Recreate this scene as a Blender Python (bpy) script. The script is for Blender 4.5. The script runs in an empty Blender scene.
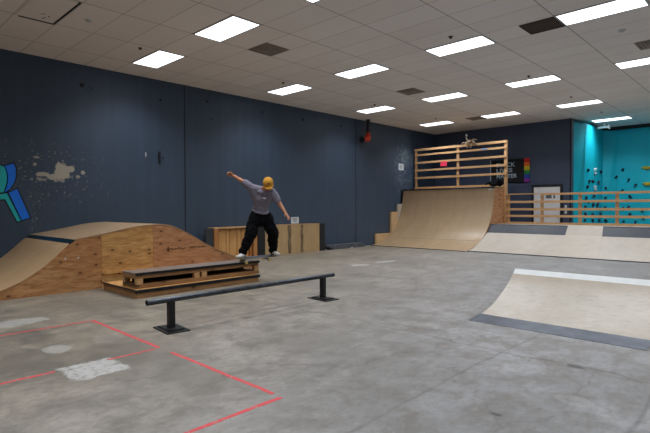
import bpy, bmesh, math, random
from mathutils import Vector, Matrix, Euler, noise as mnoise
random.seed(7)
scene = bpy.context.scene
COL = scene.collection
PI = math.pi

# ------------------------------------------------------------------ colour / materials
def lin(h):
    if isinstance(h, str):
        h = h.lstrip('#'); c = [int(h[i:i+2], 16)/255 for i in (0, 2, 4)]
    else:
        c = [v/255 for v in h]
    return tuple((v/12.92 if v <= .04045 else ((v+.055)/1.055)**2.4) for v in c) + (1.0,)

class NT:
    """small node-tree helper"""
    def __init__(s, name):
        s.m = bpy.data.materials.new(name); s.m.use_nodes = True
        s.t = s.m.node_tree; s.n = s.t.nodes; s.l = s.t.links
        s.b = s.n['Principled BSDF']
    def node(s, typ, **kw):
        n = s.n.new(typ)
        for k, v in kw.items(): setattr(n, k, v)
        return n
    def put(s, sock, v):
        if hasattr(v, 'is_linked') or isinstance(v, bpy.types.NodeSocket): s.l.new(v, sock)
        else: sock.default_value = v
    def coord(s, scale=(1, 1, 1), loc=(0, 0, 0), rot=(0, 0, 0), world=True):
        if world:
            c = s.node('ShaderNodeNewGeometry').outputs['Position']
        else:
            c = s.node('ShaderNodeTexCoord').outputs['Object']
        m = s.node('ShaderNodeMapping'); s.l.new(c, m.inputs[0])
        m.inputs['Location'].default_value = loc; m.inputs['Rotation'].default_value = rot; m.inputs['Scale'].default_value = scale
        return m.outputs[0]
    def noise(s, vec, scale=5, detail=4, rough=.55, dist=0):
        n = s.node('ShaderNodeTexNoise'); s.l.new(vec, n.inputs['Vector'])
        n.inputs['Scale'].default_value = scale; n.inputs['Detail'].default_value = detail
        n.inputs['Roughness'].default_value = rough; n.inputs['Distortion'].default_value = dist
        return n.outputs['Fac']
    def ramp(s, fac, stops):
        r = s.node('ShaderNodeValToRGB'); s.l.new(fac, r.inputs[0])
        e = r.color_ramp.elements
        while len(e) < len(stops): e.new(.5)
        for i, (p, c) in enumerate(stops):
            e[i].position = p; e[i].color = c if not isinstance(c, (int, float)) else (c, c, c, 1)
        return r.outputs[0]
    def mix(s, fac, a, b, mode='MIX'):
        m = s.node('ShaderNodeMix', data_type='RGBA', blend_type=mode)
        s.put(m.inputs[0], fac); s.put(m.inputs[6], a); s.put(m.inputs[7], b)
        return m.outputs[2]
    def math(s, op, a, b=0.0, c=None, clamp=False):
        m = s.node('ShaderNodeMath', operation=op); m.use_clamp = clamp
        s.put(m.inputs[0], a); s.put(m.inputs[1], b)
        if c is not None: s.put(m.inputs[2], c)
        return m.outputs[0]
    def sep(s, vec):
        n = s.node('ShaderNodeSeparateXYZ'); s.l.new(vec, n.inputs[0]); return n.outputs
    def bump(s, h, strength=.2, dist=.01):
        b = s.node('ShaderNodeBump'); s.l.new(h, b.inputs['Height'])
        b.inputs['Strength'].default_value = strength; b.inputs['Distance'].default_value = dist
        s.l.new(b.outputs[0], s.b.inputs['Normal'])
    def color(s, c): s.put(s.b.inputs['Base Color'], c)
    def rough(s, v): s.put(s.b.inputs['Roughness'], v)
    def blot(s, ax, c1, c2, r1, r2, wob=.35, wscale=4.0, edge=.08, box=False):
        """mask of an irregular stain centred at (c1,c2) in the plane of axes ax"""
        p = s.sep(s.coord())
        a = s.math('DIVIDE', s.math('SUBTRACT', p[ax[0]], c1), r1)
        b = s.math('DIVIDE', s.math('SUBTRACT', p[ax[1]], c2), r2)
        d = s.math('SQRT', s.math('ADD', s.math('MULTIPLY', a, a), s.math('MULTIPLY', b, b)))
        if box: d = s.math('MAXIMUM', s.math('ABSOLUTE', a), s.math('ABSOLUTE', b))
        n = s.math('MULTIPLY', s.math('SUBTRACT', s.noise(s.coord(), wscale, 5, .6), .5), wob*4)
        k = s.math('DIVIDE', s.math('SUBTRACT', 1+edge, s.math('ADD', d, n)), 2*edge, clamp=True)
        return k

def plain(name, col, rough=.6, metal=0.0, var=.12, vscale=9, bump=0.0, spec=None):
    t = NT(name); c = lin(col)
    n = t.noise(t.coord(world=False), vscale, 4)
    lo = tuple(v*(1-var) for v in c[:3])+(1,); hi = tuple(min(1, v*(1+var)) for v in c[:3])+(1,)
    t.color(t.ramp(n, [(.3, lo), (.7, hi)])); t.rough(rough); t.b.inputs['Metallic'].default_value = metal
    if spec is not None: t.b.inputs['Specular IOR Level'].default_value = spec
    if bump: t.bump(n, bump)
    return t.m

def wood(name, base, dark, grain=(1, 1, 1), rough=.6, knots=0.0, scale=1.0, contrast=1.0, seedloc=(0, 0, 0), kdark='#2e1a0b'):
    """grain = scale per axis; the small one runs along the grain"""
    t = NT(name)
    v = t.coord(scale=tuple(g*scale for g in grain), loc=seedloc)
    n1 = t.noise(v, 3.0, 6, .6, .6)
    n2 = t.noise(v, 11.0, 3, .5, .3)
    f = t.math('ADD', t.math('MULTIPLY', n1, .75), t.math('MULTIPLY', n2, .25))
    a, b = .5-.17/contrast, .5+.17/contrast
    c = t.ramp(f, [(a, lin(dark)), (b, lin(base))])
    big = t.noise(t.coord(loc=seedloc), .9, 2)
    c = t.mix(t.ramp(big, [(.35, 0.0), (.65, .3)]), c, lin(dark))
    if knots:
        vo = t.node('ShaderNodeTexVoronoi'); vo.inputs['Scale'].default_value = knots
        vo.inputs['Randomness'].default_value = .85
        vo.voronoi_dimensions = '2D'
        ks = t.sep(t.coord(scale=(1, .75, 1.2), loc=seedloc)); kc = t.node('ShaderNodeCombineXYZ')
        t.l.new(ks[1], kc.inputs[0]); t.l.new(ks[2], kc.inputs[1]); t.l.new(kc.outputs[0], vo.inputs['Vector'])
        sp = t.sep(vo.outputs['Color'])
        near = t.ramp(vo.outputs['Distance'], [(.06, 1.0), (.12, 0.0)])
        pick = t.math('GREATER_THAN', sp[0], .4)
        halo = t.ramp(vo.outputs['Distance'], [(.14, .5), (.42, 0.0)])
        c = t.mix(t.math('MULTIPLY', halo, pick), c, lin(dark))
        c = t.mix(t.math('MULTIPLY', t.math('MULTIPLY', near, pick), .72), c, lin(kdark))
    t.color(c); t.rough(rough)
    return t.m

M = {}
def build_materials():
    # concrete floor
    t = NT('concrete_floor')
    v = t.coord()
    n1 = t.noise(v, .55, 6, .6, .3); n2 = t.noise(v, 3.2, 8, .65, .4); n3 = t.noise(t.coord(scale=(1, .35, 1), rot=(0, 0, .5)), 7, 5, .7)
    c = t.ramp(n1, [(.32, lin('#7a7b7d')), (.5, lin('#8b8c8f')), (.68, lin('#9c9da0'))])
    warm = t.ramp(t.math('ADD', t.math('MULTIPLY', t.sep(v)[0], -.11), t.math('MULTIPLY', t.sep(v)[1], -.045)), [(.05, 0.05), (.5, .95)])
    c = t.mix(warm, c, t.ramp(n1, [(.3, lin('#827766')), (.7, lin('#a09482'))]))
    c = t.mix(t.ramp(n2, [(.36, .7), (.56, 0.0)]), c, lin('#69655f'))
    c = t.mix(t.ramp(n2, [(.6, 0.0), (.74, .35)]), c, lin('#b5b2ad'))
    c = t.mix(t.ramp(n3, [(.3, .45), (.52, 0.0)]), c, lin('#67625c'))
    n4 = t.noise(t.coord(scale=(1, .6, 1), rot=(0, 0, -.3)), 19, 6, .75)
    c = t.mix(t.ramp(n4, [(.34, .5), (.5, 0.0)]), c, lin('#69655f')); c = t.mix(t.ramp(n4, [(.56, 0.0), (.72, .35)]), c, lin('#b3b1ac'))
    # darker worn areas on the left foreground
    for (x, y, rx, ry, f, col) in [(-4.9, 1.25, .5, .35, .55, '#5c5750'), (-4.6, 1.95, .45, .3, .5, '#666057'), (-6.0, 1.55, .45, .2, .55, '#57524c'),
                                   (-3.9, 2.1, .8, .25, .35, '#69645d'), (-6.9, 2.6, .9, .25, .35, '#6a655e'), (-3.4, 3.4, 1.2, .3, .3, '#6b6762'),
                                   (-5.6, 6.4, 1.6, .4, .3, '#6f6c69'), (-7.0, 8.3, 2.2, .35, .25, '#74716e')]:
        m = t.blot((0, 1), x, y, rx, ry, .45, 3.0, .3)
        c = t.mix(t.math('MULTIPLY', m, f), c, lin(col))
    # cracks
    vo = t.node('ShaderNodeTexVoronoi', feature='DISTANCE_TO_EDGE'); vo.inputs['Scale'].default_value = .33
    dv = t.node('ShaderNodeVectorMath', operation='ADD'); t.l.new(v, dv.inputs[0])
    nn = t.node('ShaderNodeTexNoise'); nn.inputs['Scale'].default_value = 1.3; nn.inputs['Detail'].default_value = 4; t.l.new(v, nn.inputs['Vector']); t.l.new(nn.outputs['Color'], dv.inputs[1])
    t.l.new(dv.outputs[0], vo.inputs['Vector'])
    cr = t.ramp(vo.outputs['Distance'], [(.0, .22), (.006, 0.0)])
    cr2 = t.ramp(vo.outputs['Distance'], [(.0, .16), (.05, 0.0)])
    c = t.mix(cr2, c, lin('#66625e')); c = t.mix(cr, c, lin('#3f3c3a'))
    # saw-cut joints
    p = t.sep(v)
    for ax, q, st in ((0, -1.96, .28), (0, -.71, .4), (0, -8.9, .2), (0, -6.12, .5), (1, 4.5, .35), (1, 9.4, .15), (0, 2.6, .3)):
        wob = t.math('MULTIPLY', t.math('SUBTRACT', t.noise(v, .9, 4), .5), .5 if ax else .16)
        d = t.math('ABSOLUTE', t.math('ADD', t.math('SUBTRACT', p[ax], q), wob))
        c = t.mix(t.ramp(d, [(.004, st), (.024, 0.0)]), c, lin('#47443f'))
    # pale plaster patches
    for (x, y, rx, ry, f) in [(-4.33, 1.62, .22, .22, .9), (-6.76, 1.62, .2, .36, .6), (-5.2, 1.6, .16, .12, .45), (-7.41, 8.93, .16, .28, .55), (-7.39, 9.9, .16, .38, .45), (-5.25, 2.1, .2, .15, .12), (-1.1, 3.7, .12, .10, .2)]:
        m = t.blot((0, 1), x, y, rx, ry, .2, 9.0, .08, rx == .22)
        sp = t.ramp(t.noise(v, 14, 6, .7), [(.36, .25), (.52, 1.0)])
        c = t.mix(t.math('MULTIPLY', t.math('MULTIPLY', m, sp), f), c, lin('#b9b9b7'))
    for (x, y, rx, ry) in [(-1.32, 4.5, .07, .04), (-1.4, 3.1, .035, .02)]:
        c = t.mix(t.math('MULTIPLY', t.blot((0, 1), x, y, rx, ry, .3, 12, .2), .7), c, lin('#2e2c2a'))
    t.color(c); t.rough(t.ramp(n2, [(.3, .42), (.7, .62)])); t.bump(n2, .08)
    M['floor'] = t.m

    # painted left wall
    def wallpaint(name, base, dark, extras=False, axis=1):
        t = NT(name); v = t.coord()
        sc = [1, 1, 1]; sc[axis] = 5.0; sc[2] = .25
        n = t.noise(t.coord(scale=tuple(sc)), 1.2, 5, .6)
        c = t.ramp(n, [(.1, lin(dark)), (.9, lin(base))])
        c = t.mix(t.ramp(t.noise(v, 1.1, 5), [(.4, 0.0), (.7, .45)]), c, lin(dark))
        specks = t.ramp(t.noise(v, 24, 2, .5), [(.73, 0.0), (.76, .18)])
        c = t.mix(specks, c, lin('#8c8c88'))
        if extras:
            pl = lin('#b0aa9c')
            for (y, z, ry, rz, w, f) in [(3.54, 2.16, .155, .17, .42, 1.0), (3.68, 2.21, .10, .07, .3, 1.0), (3.38, 2.04, .15, .055, .6, .95), (3.17, 2.08, .11, .045, .7, .9), (3.95, 2.15, .045, .05, .3, 1.0), (3.03, 2.28, .035, .03, .4, .8),
                                         (3.06, 2.42, .05, .02, .8, .6), (3.12, 1.98, .09, .035, .8, .6), (3.50, 1.97, .10, .05, .9, .6), (3.85, 2.06, .04, .03, .5, .8)]:
                m = t.blot((1, 2), y, z, ry, rz, w, 8.0, .06)
                c = t.mix(t.math('MULTIPLY', m, f), c, pl)
            around = t.blot((1, 2), 3.3, 2.1, 1.0, .55, .3, 3, .5)
            spk = t.ramp(t.noise(v, 20, 4, .6), [(.62, 0.0), (.66, 1.0)])
            c = t.mix(t.math('MULTIPLY', t.math('MULTIPLY', around, spk), .8), c, pl)
            dr = t.blot((1, 2), 3.02, 1.35, .12, .5, .3, 4, .5)
            spk = t.ramp(t.noise(v, 30, 4, .6), [(.58, 0.0), (.64, 1.0)])
            c = t.mix(t.math('MULTIPLY', t.math('MULTIPLY', dr, spk), .5), c, pl)
            # chalk swirls beside the tall ramp
            ar = t.blot((1, 2), 16.0, 2.95, .62, .95, .25, 2, .35)
            nn = t.noise(t.coord(scale=(1, 1, 1)), 2.0, 1.5, .5, 1.6)
            ring = t.ramp(t.math('ABSOLUTE', t.math('SUBTRACT', nn, .5)), [(.012, 1.0), (.05, 0.0)])
            c = t.mix(t.math('MULTIPLY', t.math('MULTIPLY', ar, ring), .38), c, lin('#93a2a8'))
            c = t.mix(t.math('MULTIPLY', t.blot((1, 2), 16.1, 3.35, .22, .25, .5, 6, .4), .3), c, lin('#7d8c92'))
        t.color(c); t.rough(.55); t.bump(t.noise(v, 40, 3), .05)
        return t.m
    M['wall_left'] = wallpaint('navy_grey_wall_paint', '#405269', '#334356', True, 1)
    M['wall_back'] = wallpaint('charcoal_wall_paint', '#44526b', '#37435a', False, 0)
    M['groove'] = plain('wall_joint_dark', '#15181c', .8)

    # ceiling
    t = NT('acoustic_ceiling_tile'); v = t.coord(loc=(10.1155, -4.619, 0)); p = t.sep(v)
    def lines(co, step, w):
        f = t.math('ABSOLUTE', t.math('SUBTRACT', t.math('FRACT', t.math('ADD', t.math('DIVIDE', co, step), .5)), .5))
        return t.math('LESS_THAN', f, w/step/2)
    gx = lines(p[0], 1.2192, .022); gy = lines(p[1], .6096, .020)
    fl = t.node('ShaderNodeTexWhiteNoise', noise_dimensions='2D')
    cm = t.node('ShaderNodeCombineXYZ')
    t.l.new(t.math('FLOOR', t.math('DIVIDE', p[0], 1.2192)), cm.inputs[0]); t.l.new(t.math('FLOOR', t.math('DIVIDE', p[1], .6096)), cm.inputs[1]); t.l.new(cm.outputs[0], fl.inputs[0])
    c = t.ramp(fl.outputs[0], [(0, lin('#e4dedb')), (1, lin('#ebe6e3'))])
    c = t.mix(t.ramp(t.noise(v, 60, 3), [(.3, .25), (.6, 0.0)]), c, lin('#cfc8c2'))
    c = t.mix(t.ramp(t.noise(v, .7, 4), [(.45, 0.0), (.8, .4)]), c, lin('#d6cec8'))
    c = t.mix(t.math('MULTIPLY', gy, .42), c, lin('#8a827a')); c = t.mix(t.math('MULTIPLY', gx, .62), c, lin('#7b736c'))
    t.color(c); t.rough(.9)
    M['ceiling'] = t.m

    # plywood kinds
    M['ply_a'] = wood('plywood_orange_tan', '#c99765', '#a06c40', (2.5, .9, 5), .6, 4.3, 1.3, 1.9, (0, 0, 0))
    M['ply_b'] = wood('plywood_yellow_tan', '#d1a668', '#ab7d48', (2.5, .9, 5), .6, 4.1, 1.3, 1.9, (3, 5, 1))
    M['ply_c'] = wood('plywood_pinkish_tan', '#c5956c', '#a2714c', (2.5, .9, 5), .6, 4.0, 1.3, 1.9, (7, 2, 4))
    M['ply_worn'] = wood('worn_pale_plywood', '#c6a679', '#a68a62', (2.0, 3.5, .6), .65, 0, 1.2, .8, (1, 1, 1))
    M['hardboard'] = wood('tan_hardboard_riding_surface', '#bb9f80', '#a68a6b', (1.0, .5, .5), .42, 0, .9, .7, (2, 3, 1))  # deck copy, toned down; the light difference to the curve is in the colour
    M['hardboard_curve_lit'] = wood('tan_hardboard_lit_curve', '#e0bd92', '#caa67c', (1.0, .5, .5), .42, 0, .9, .7, (2, 3, 1))  # same hardboard, paler: light on the curved face put into its colour
    M['hardboard_far'] = wood('tan_hardboard_tall_ramp', '#b39a7c', '#9c8466', (1.6, .4, .4), .38, 0, .8, .7, (5, 3, 1))
    M['pale'] = wood('pale_beige_riding_surface', '#c0b8ae', '#ada499', (1.2, 1, 1), .45, 0, .8, .7, (5, 9, 1))
    t = NT('worn_pale_ramp_sheet'); v = t.coord()
    n = t.noise(v, 2.2, 6, .65); n2 = t.noise(t.coord(scale=(1, 2.5, 1)), 9, 5, .7)
    c = t.ramp(n, [(.3, lin('#ada498')), (.7, lin('#c0b9af'))])
    c = t.mix(t.ramp(n2, [(.32, .4), (.5, 0.0)]), c, lin('#94877a'))
    top = t.ramp(t.math('SUBTRACT', 6.8, t.sep(v)[1]), [(.02, .5), (.28, 0.0)])
    c = t.mix(t.math('MULTIPLY', top, t.ramp(n2, [(.4, .3), (.6, 1.0)])), c, lin('#a98b6a'))
    t.color(c); t.rough(.42); M['worn_ramp'] = t.m
    M['pale_step'] = wood('pale_step_plywood', '#dcbd94', '#c5a276', (2, 1, 3), .6, 0, 1.2, .9)
    M['lumber'] = wood('pine_lumber', '#d3ab7c', '#b48a5b', (3, 3, 3), .6, 0, 1.2, .9)
    M['lumber_far'] = wood('pine_railing_lumber', '#d6ae82', '#b68c60', (.7, 4, 4), .6, 0, 1.2, .9, (4, 4, 4))
    M['lumber_dark'] = wood('old_brown_lumber', '#b18658', '#835f3c', (4, .6, 5), .65, 3.2, 1.3, .9, (8, 1, 2))
    M['lumber_yellow'] = wood('yellow_pine_board', '#e0b274', '#bf8a4e', (4, 4, .5), .6, 0, 1.3, 1.0, (2, 2, 2))
    M['cubby'] = wood('orange_pine_board', '#c88d55', '#9f6a3a', (4, 4, .5), .6, 0, 1.3, 1.0, (9, 2, 2))
    M['steel_dark'] = plain('blackened_steel', '#33363c', .35, .8, .25)
    M['steel_rail'] = plain('worn_grey_steel_tube', '#4c5158', .32, .85, .3, 14)
    M['black_metal'] = plain('black_painted_metal', '#1d1e21', .5, .3, .2)
    M['steel_plate'] = plain('blue_grey_steel_plate', '#69717f', .33, .75, .25, 5)
    M['white_lip'] = plain('white_painted_lip', '#e2e6e8', .45, 0, .05)
    M['coping_teal'] = plain('dark_teal_steel_coping', '#1c3c44', .35, .5, .25)
    M['dark_strip'] = plain('dark_slate_riding_strip', '#363b46', .45, .1, .08)
    M['masonite_grey'] = plain('grey_brown_smooth_top', '#857a74', .35, 0, .15)
    M['black_board'] = plain('black_painted_wood', '#17191d', .6)
    M['grey_board'] = plain('dark_grey_painted_board', '#33373d', .6)
    M['curb'] = plain('dark_grey_concrete', '#50545b', .75, 0, .25)
    M['black'] = plain('black_plastic', '#111214', .5)
    M['black_cloth'] = plain('black_cloth', '#0a0b0f', .95, 0, .3, spec=.15)
    M['white'] = plain('white_paint', '#d5d7d8', .5, 0, .04)
    M['door'] = plain('off_white_door_paint', '#e6e4e6', .5, 0, .05)
    M['paper'] = plain('white_paper', '#cfd6de', .7, 0, .03)
    M['ink'] = plain('grey_ink', '#5b626b', .8)
    M['marker'] = plain('black_marker_ink', '#2a1c10', .8)
    M['pink'] = plain('bright_pink_paper', '#e23a55', .6)
    M['red'] = plain('orange_red_metal', '#cf3c1e', .45)
    M['tape'] = None
    t = NT('worn_red_floor_tape'); n = t.noise(t.coord(), 22, 5, .7)
    t.color(t.ramp(n, [(.36, lin('#a88a80')), (.46, lin('#cf4b4f')), (.7, lin('#d63f4a'))])); t.rough(.6); M['tape'] = t.m
    M['teal'] = plain('teal_wall_paint', '#00bcd2', .55, 0, .04, 2)
    M['teal_letter'] = plain('teal_mural_paint', '#18bcc2', .6, 0, .05)
    M['blue_letter'] = plain('blue_mural_paint', '#0478f5', .6, 0, .05)
    M['outline'] = plain('black_mural_outline', '#0b0d10', .6)
    M['hold'] = plain('dark_navy_hold', '#15203a', .55)
    M['hold_white'] = plain('white_hold', '#c5cdd0', .55)
    M['hold_yellow'] = plain('yellow_hold', '#b8a81e', .5)
    M['vent'] = plain('brown_grey_vent_metal', '#8f837a', .6)
    M['vent_dark'] = plain('dark_brown_vent_interior', '#3a2c24', .8)
    M['vent_mid'] = plain('grey_brown_vent_interior', '#75685f', .8)
    M['frame_white'] = plain('white_fixture_metal', '#b9bbbd', .5)
    M['skin'] = plain('skin', '#bd8160', .55, 0, .05)
    M['shirt'] = plain('heather_grey_cotton', '#7d7a8a', .9, 0, .18, 30)
    M['shirt_mark'] = plain('pale_print', '#c9ccd3', .8)
    M['cap'] = plain('mustard_cap_cloth', '#cc9430', .85, 0, .1, 20)
    M['cap_print'] = plain('brown_cap_print', '#7c4a22', .85)
    M['hair'] = plain('dark_brown_hair', '#2b1d14', .8)
    M['shoe'] = plain('off_white_shoe_suede', '#c9c8c6', .7)
    M['sole'] = plain('grey_rubber_sole', '#8d8c88', .7)
    M['wheel'] = plain('cream_urethane', '#cfc07a', .45)
    M['truck'] = plain('cast_metal', '#8d8f92', .35, .8)
    M['deck_wood'] = plain('skateboard_maple', '#b5a592', .5)
    M['antler'] = plain('pale_driftwood', '#a8957e', .7, 0, .3, 40)
    for nm, h in (('red', '#c8202c'), ('orange', '#d8661c'), ('yellow', '#bdb31e'), ('green', '#1f7b3a'), ('blue', '#21419c'), ('purple', '#73268a')):
        M['flag_'+nm] = plain('flag_'+nm, h, .8, 0, .05)
    M['flag_black'] = plain('flag_black_cloth', '#0d0f14', .85)
    M['flag_text'] = plain('flag_white_print', '#9fb0bd', .85)
    t = NT('fluorescent_diffuser'); t.color((.9, .9, .9, 1))
    t.b.inputs['Emission Color'].default_value = (.93, .965, 1, 1); t.b.inputs['Emission Strength'].default_value = 3.0
    M['diffuser'] = t.m
build_materials()

# ------------------------------------------------------------------ geometry helpers
class MB:
    def __init__(s): s.v = []; s.f = []
    def add(s, vs, fs):
        o = len(s.v); s.v += [Vector(v) for v in vs]; s.f += [tuple(i+o for i in f) for f in fs]; return s
    def box(s, x0, x1, y0, y1, z0, z1):
        vs = [(x, y, z) for z in (z0, z1) for y in (y0, y1) for x in (x0, x1)]
        return s.add(vs, [(0, 2, 3, 1), (4, 5, 7, 6), (0, 1, 5, 4), (1, 3, 7, 5), (3, 2, 6, 7), (2, 0, 4, 6)])
    def obox(s, c, size, rot=(0, 0, 0)):
        R = Euler(rot).to_matrix(); c = Vector(c); h = [q/2 for q in size]
        vs = [c+R@Vector((x*h[0], y*h[1], z*h[2])) for z in (-1, 1) for y in (-1, 1) for x in (-1, 1)]
        return s.add(vs, [(0, 2, 3, 1), (4, 5, 7, 6), (0, 1, 5, 4), (1, 3, 7, 5), (3, 2, 6, 7), (2, 0, 4, 6)])
    def prism_x(s, prof, x0, x1):
        """closed profile of (y,z) extruded along x"""
        n = len(prof); vs = [(x0, y, z) for y, z in prof]+[(x1, y, z) for y, z in prof]
        fs = [tuple(range(n)), tuple(reversed(range(n, 2*n)))]+[(i, i+n, (i+1) % n+n, (i+1) % n) for i in range(n)]
        return s.add(vs, fs)
    def prism_z(s, prof, z0, z1):
        n = len(prof); vs = [(x, y, z0) for x, y in prof]+[(x, y, z1) for x, y in prof]
        return s.add(vs, [tuple(reversed(range(n))), tuple(range(n, 2*n))]+[(i, (i+1) % n, (i+1) % n+n, i+n) for i in range(n)])
    def sheet(s, prof, x0, x1, th):
        """bent sheet: open profile (y,z) offset below by th and extruded along x"""
        P = [Vector((0, y, z)) for y, z in prof]; Q = []
        for i, p in enumerate(P):
            d = (P[min(i+1, len(P)-1)]-P[max(i-1, 0)]).normalized(); nrm = Vector((0, d.z, -d.y)); Q.append(p+nrm*th)
        n = len(P); vs = []
        for x in (x0, x1):
            vs += [(x, p.y, p.z) for p in P]+[(x, q.y, q.z) for q in Q]
        fs = []
        for i in range(n-1):
            fs += [(i, i+1, 2*n+i+1, 2*n+i), (n+i, 3*n+i, 3*n+i+1, n+i+1), (i, n+i, n+i+1, i+1), (2*n+i, 2*n+i+1, 3*n+i+1, 3*n+i)]
        fs += [(0, 2*n, 3*n, n), (n-1, 2*n-1, 4*n-1, 3*n-1)]
        return s.add(vs, fs)
    def tube(s, p0, p1, r0, r1=None, n=16, caps=True):
        p0, p1 = Vector(p0), Vector(p1); r1 = r0 if r1 is None else r1
        q = (p1-p0).to_track_quat('Z', 'Y'); vs = []
        for p, r in ((p0, r0), (p1, r1)):
            vs += [p+q@Vector((math.cos(2*PI*i/n)*r, math.sin(2*PI*i/n)*r, 0)) for i in range(n)]
        fs = [(i, (i+1) % n, n+(i+1) % n, n+i) for i in range(n)]
        if caps: fs += [tuple(reversed(range(n))), tuple(range(n, 2*n))]
        return s.add(vs, fs)
    def hollow(s, p0, p1, r, ri, n=20):
        s.tube(p0, p1, r, n=n, caps=False); s.tube(p1, p0, ri, n=n, caps=False)
        a, b = Vector(p0), Vector(p1)
        for p, qd in ((a, (a-b)), (b, (b-a))):
            q = qd.to_track_quat('Z', 'Y'); vs = []
            for rr in (r, ri): vs += [p+q@Vector((math.cos(2*PI*i/n)*rr, math.sin(2*PI*i/n)*rr, 0)) for i in range(n)]
            s.add(vs, [(i, (i+1) % n, n+(i+1) % n, n+i) for i in range(n)])
        return s
    def ell(s, c, r, R=None, nu=16, nv=10):
        c = Vector(c); R = R or Matrix.Identity(3); vs = []; fs = []
        for j in range(1, nv):
            th = PI*j/nv
            for i in range(nu):
                ph = 2*PI*i/nu; vs.append(c+R@Vector((r[0]*math.sin(th)*math.cos(ph), r[1]*math.sin(th)*math.sin(ph), r[2]*math.cos(th))))
        vs += [c+R@Vector((0, 0, r[2])), c+R@Vector((0, 0, -r[2]))]; t, b = len(vs)-2, len(vs)-1
        for j in range(nv-2):
            for i in range(nu):
                a = j*nu+i; d = j*nu+(i+1) % nu; fs.append((a, a+nu, d+nu, d))
        for i in range(nu):
            fs.append((t, i, (i+1) % nu)); fs.append((b, (nv-2)*nu+(i+1) % nu, (nv-2)*nu+i))
        return s.add(vs, fs)
    def limb(s, pts, rads, n=14):
        for k in range(len(pts)-1):
            s.tube(pts[k], pts[k+1], rads[k], rads[k+1], n)
        for p, r in zip(pts, rads): s.ell(p, (r, r, r), None, n, 8)
        return s
    def build(s, name, mat, parent=None, smooth=False, bevel=0, world=True):
        off = Vector((0, 0, 0))
        if parent is not None and world:
            off = parent_loc(parent)
        me = bpy.data.meshes.new(name); me.from_pydata([v-off for v in s.v], [], s.f); me.update()
        bm = bmesh.new(); bm.from_mesh(me); bmesh.ops.recalc_face_normals(bm, faces=bm.faces); bm.to_mesh(me); bm.free()
        o = bpy.data.objects.new(name, me); COL.objects.link(o); me.materials.append(mat)
        if parent is not None: o.parent = parent
        if smooth:
            for p in me.polygons: p.use_smooth = True
        if bevel:
            b = o.modifiers.new('bevel', 'BEVEL'); b.width = bevel; b.segments = 2; b.limit_method = 'ANGLE'
        return o

def parent_loc(o):
    l = Vector((0, 0, 0))
    while o is not None: l += o.location; o = o.parent
    return l
def tag(o, label=None, cat=None, group=None, kind=None):
    if label: o['label'] = label
    if cat: o['category'] = cat
    if group: o['group'] = group
    if kind: o['kind'] = kind
    return o
def thing(name, label, cat, loc=(0, 0, 0), group=None):
    o = bpy.data.objects.new(name, None); COL.objects.link(o); o.location = loc; o.empty_display_size = .1
    return tag(o, label, cat, group)
def solo(mb, name, mat, label, cat, loc=None, group=None, **kw):
    """a thing that is one mesh, origin at loc"""
    e = Vector(loc) if loc is not None else sum((v for v in mb.v), Vector())/len(mb.v)
    mb.v = [v-e for v in mb.v]
    o = mb.build(name, mat, None, **kw); o.location = e
    return tag(o, label, cat, group)
def struct(mb, name, mat): return tag(mb.build(name, mat), kind='structure')
def dup(root, loc):
    r = root.copy(); COL.objects.link(r); r.location = loc
    for ch in list(root.children):
        c = ch.copy(); COL.objects.link(c); c.parent = r
        for g in list(ch.children):
            d = g.copy(); COL.objects.link(d); d.parent = c
    return r
def text_mesh(name, body, size, mat, loc, rot, parent, width=None, bold=0.0, extrude=.001):
    cu = bpy.data.curves.new(name, 'FONT'); cu.body = body; cu.size = size; cu.offset = bold; cu.extrude = extrude
    cu.align_x = 'LEFT'; cu.align_y = 'BOTTOM_BASELINE'
    o = bpy.data.objects.new(name, cu); COL.objects.link(o)
    dg = bpy.context.evaluated_depsgraph_get(); me = bpy.data.meshes.new_from_object(o.evaluated_get(dg))
    bpy.data.objects.remove(o); bpy.data.curves.remove(cu)
    xs = [v.co.x for v in me.vertices]; x0, w = min(xs), max(xs)-min(xs)
    for v in me.vertices:
        v.co.x -= x0
        if width: v.co.x *= width/w
    me.materials.clear(); me.materials.append(mat)
    p = bpy.data.objects.new(name, me); COL.objects.link(p); p.parent = parent
    p.location = Vector(loc)-parent_loc(parent); p.rotation_euler = rot
    return p

# ------------------------------------------------------------------ room shell
CZ = 4.466
XL = -11.015; YB = 18.3
struct(MB().box(XL, 9, -6, 22, -.2, 0), 'floor', M['floor'])
struct(MB().box(XL-.3, 9.3, -6.3, 22.3, CZ, CZ+.2), 'ceiling', M['ceiling'])
struct(MB().box(XL-.25, XL, -6, YB+.25, 0, CZ), 'wall_left', M['wall_left'])
struct(MB().box(XL, -5.57, YB, YB+.25, 0, CZ), 'wall_back', M['wall_back'])
struct(MB().box(9, 9.25, -6, 22, 0, CZ), 'wall_right', M['wall_back'])
struct(MB().box(XL, 9, -6.25, -6, 0, CZ), 'wall_front', M['wall_back'])
# vertical joints of the left wall
for i, y in enumerate((-.25, 6.394, 13.04)):
    struct(MB().box(XL, XL+.006, y-.011, y+.011, 0, CZ), 'trim_%d' % (i+1), M['groove'])
# corner bead where the dark wall stops
struct(MB().box(-5.62, -5.565, YB-.01, YB, 0, CZ), 'trim_4', M['groove'])
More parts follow.
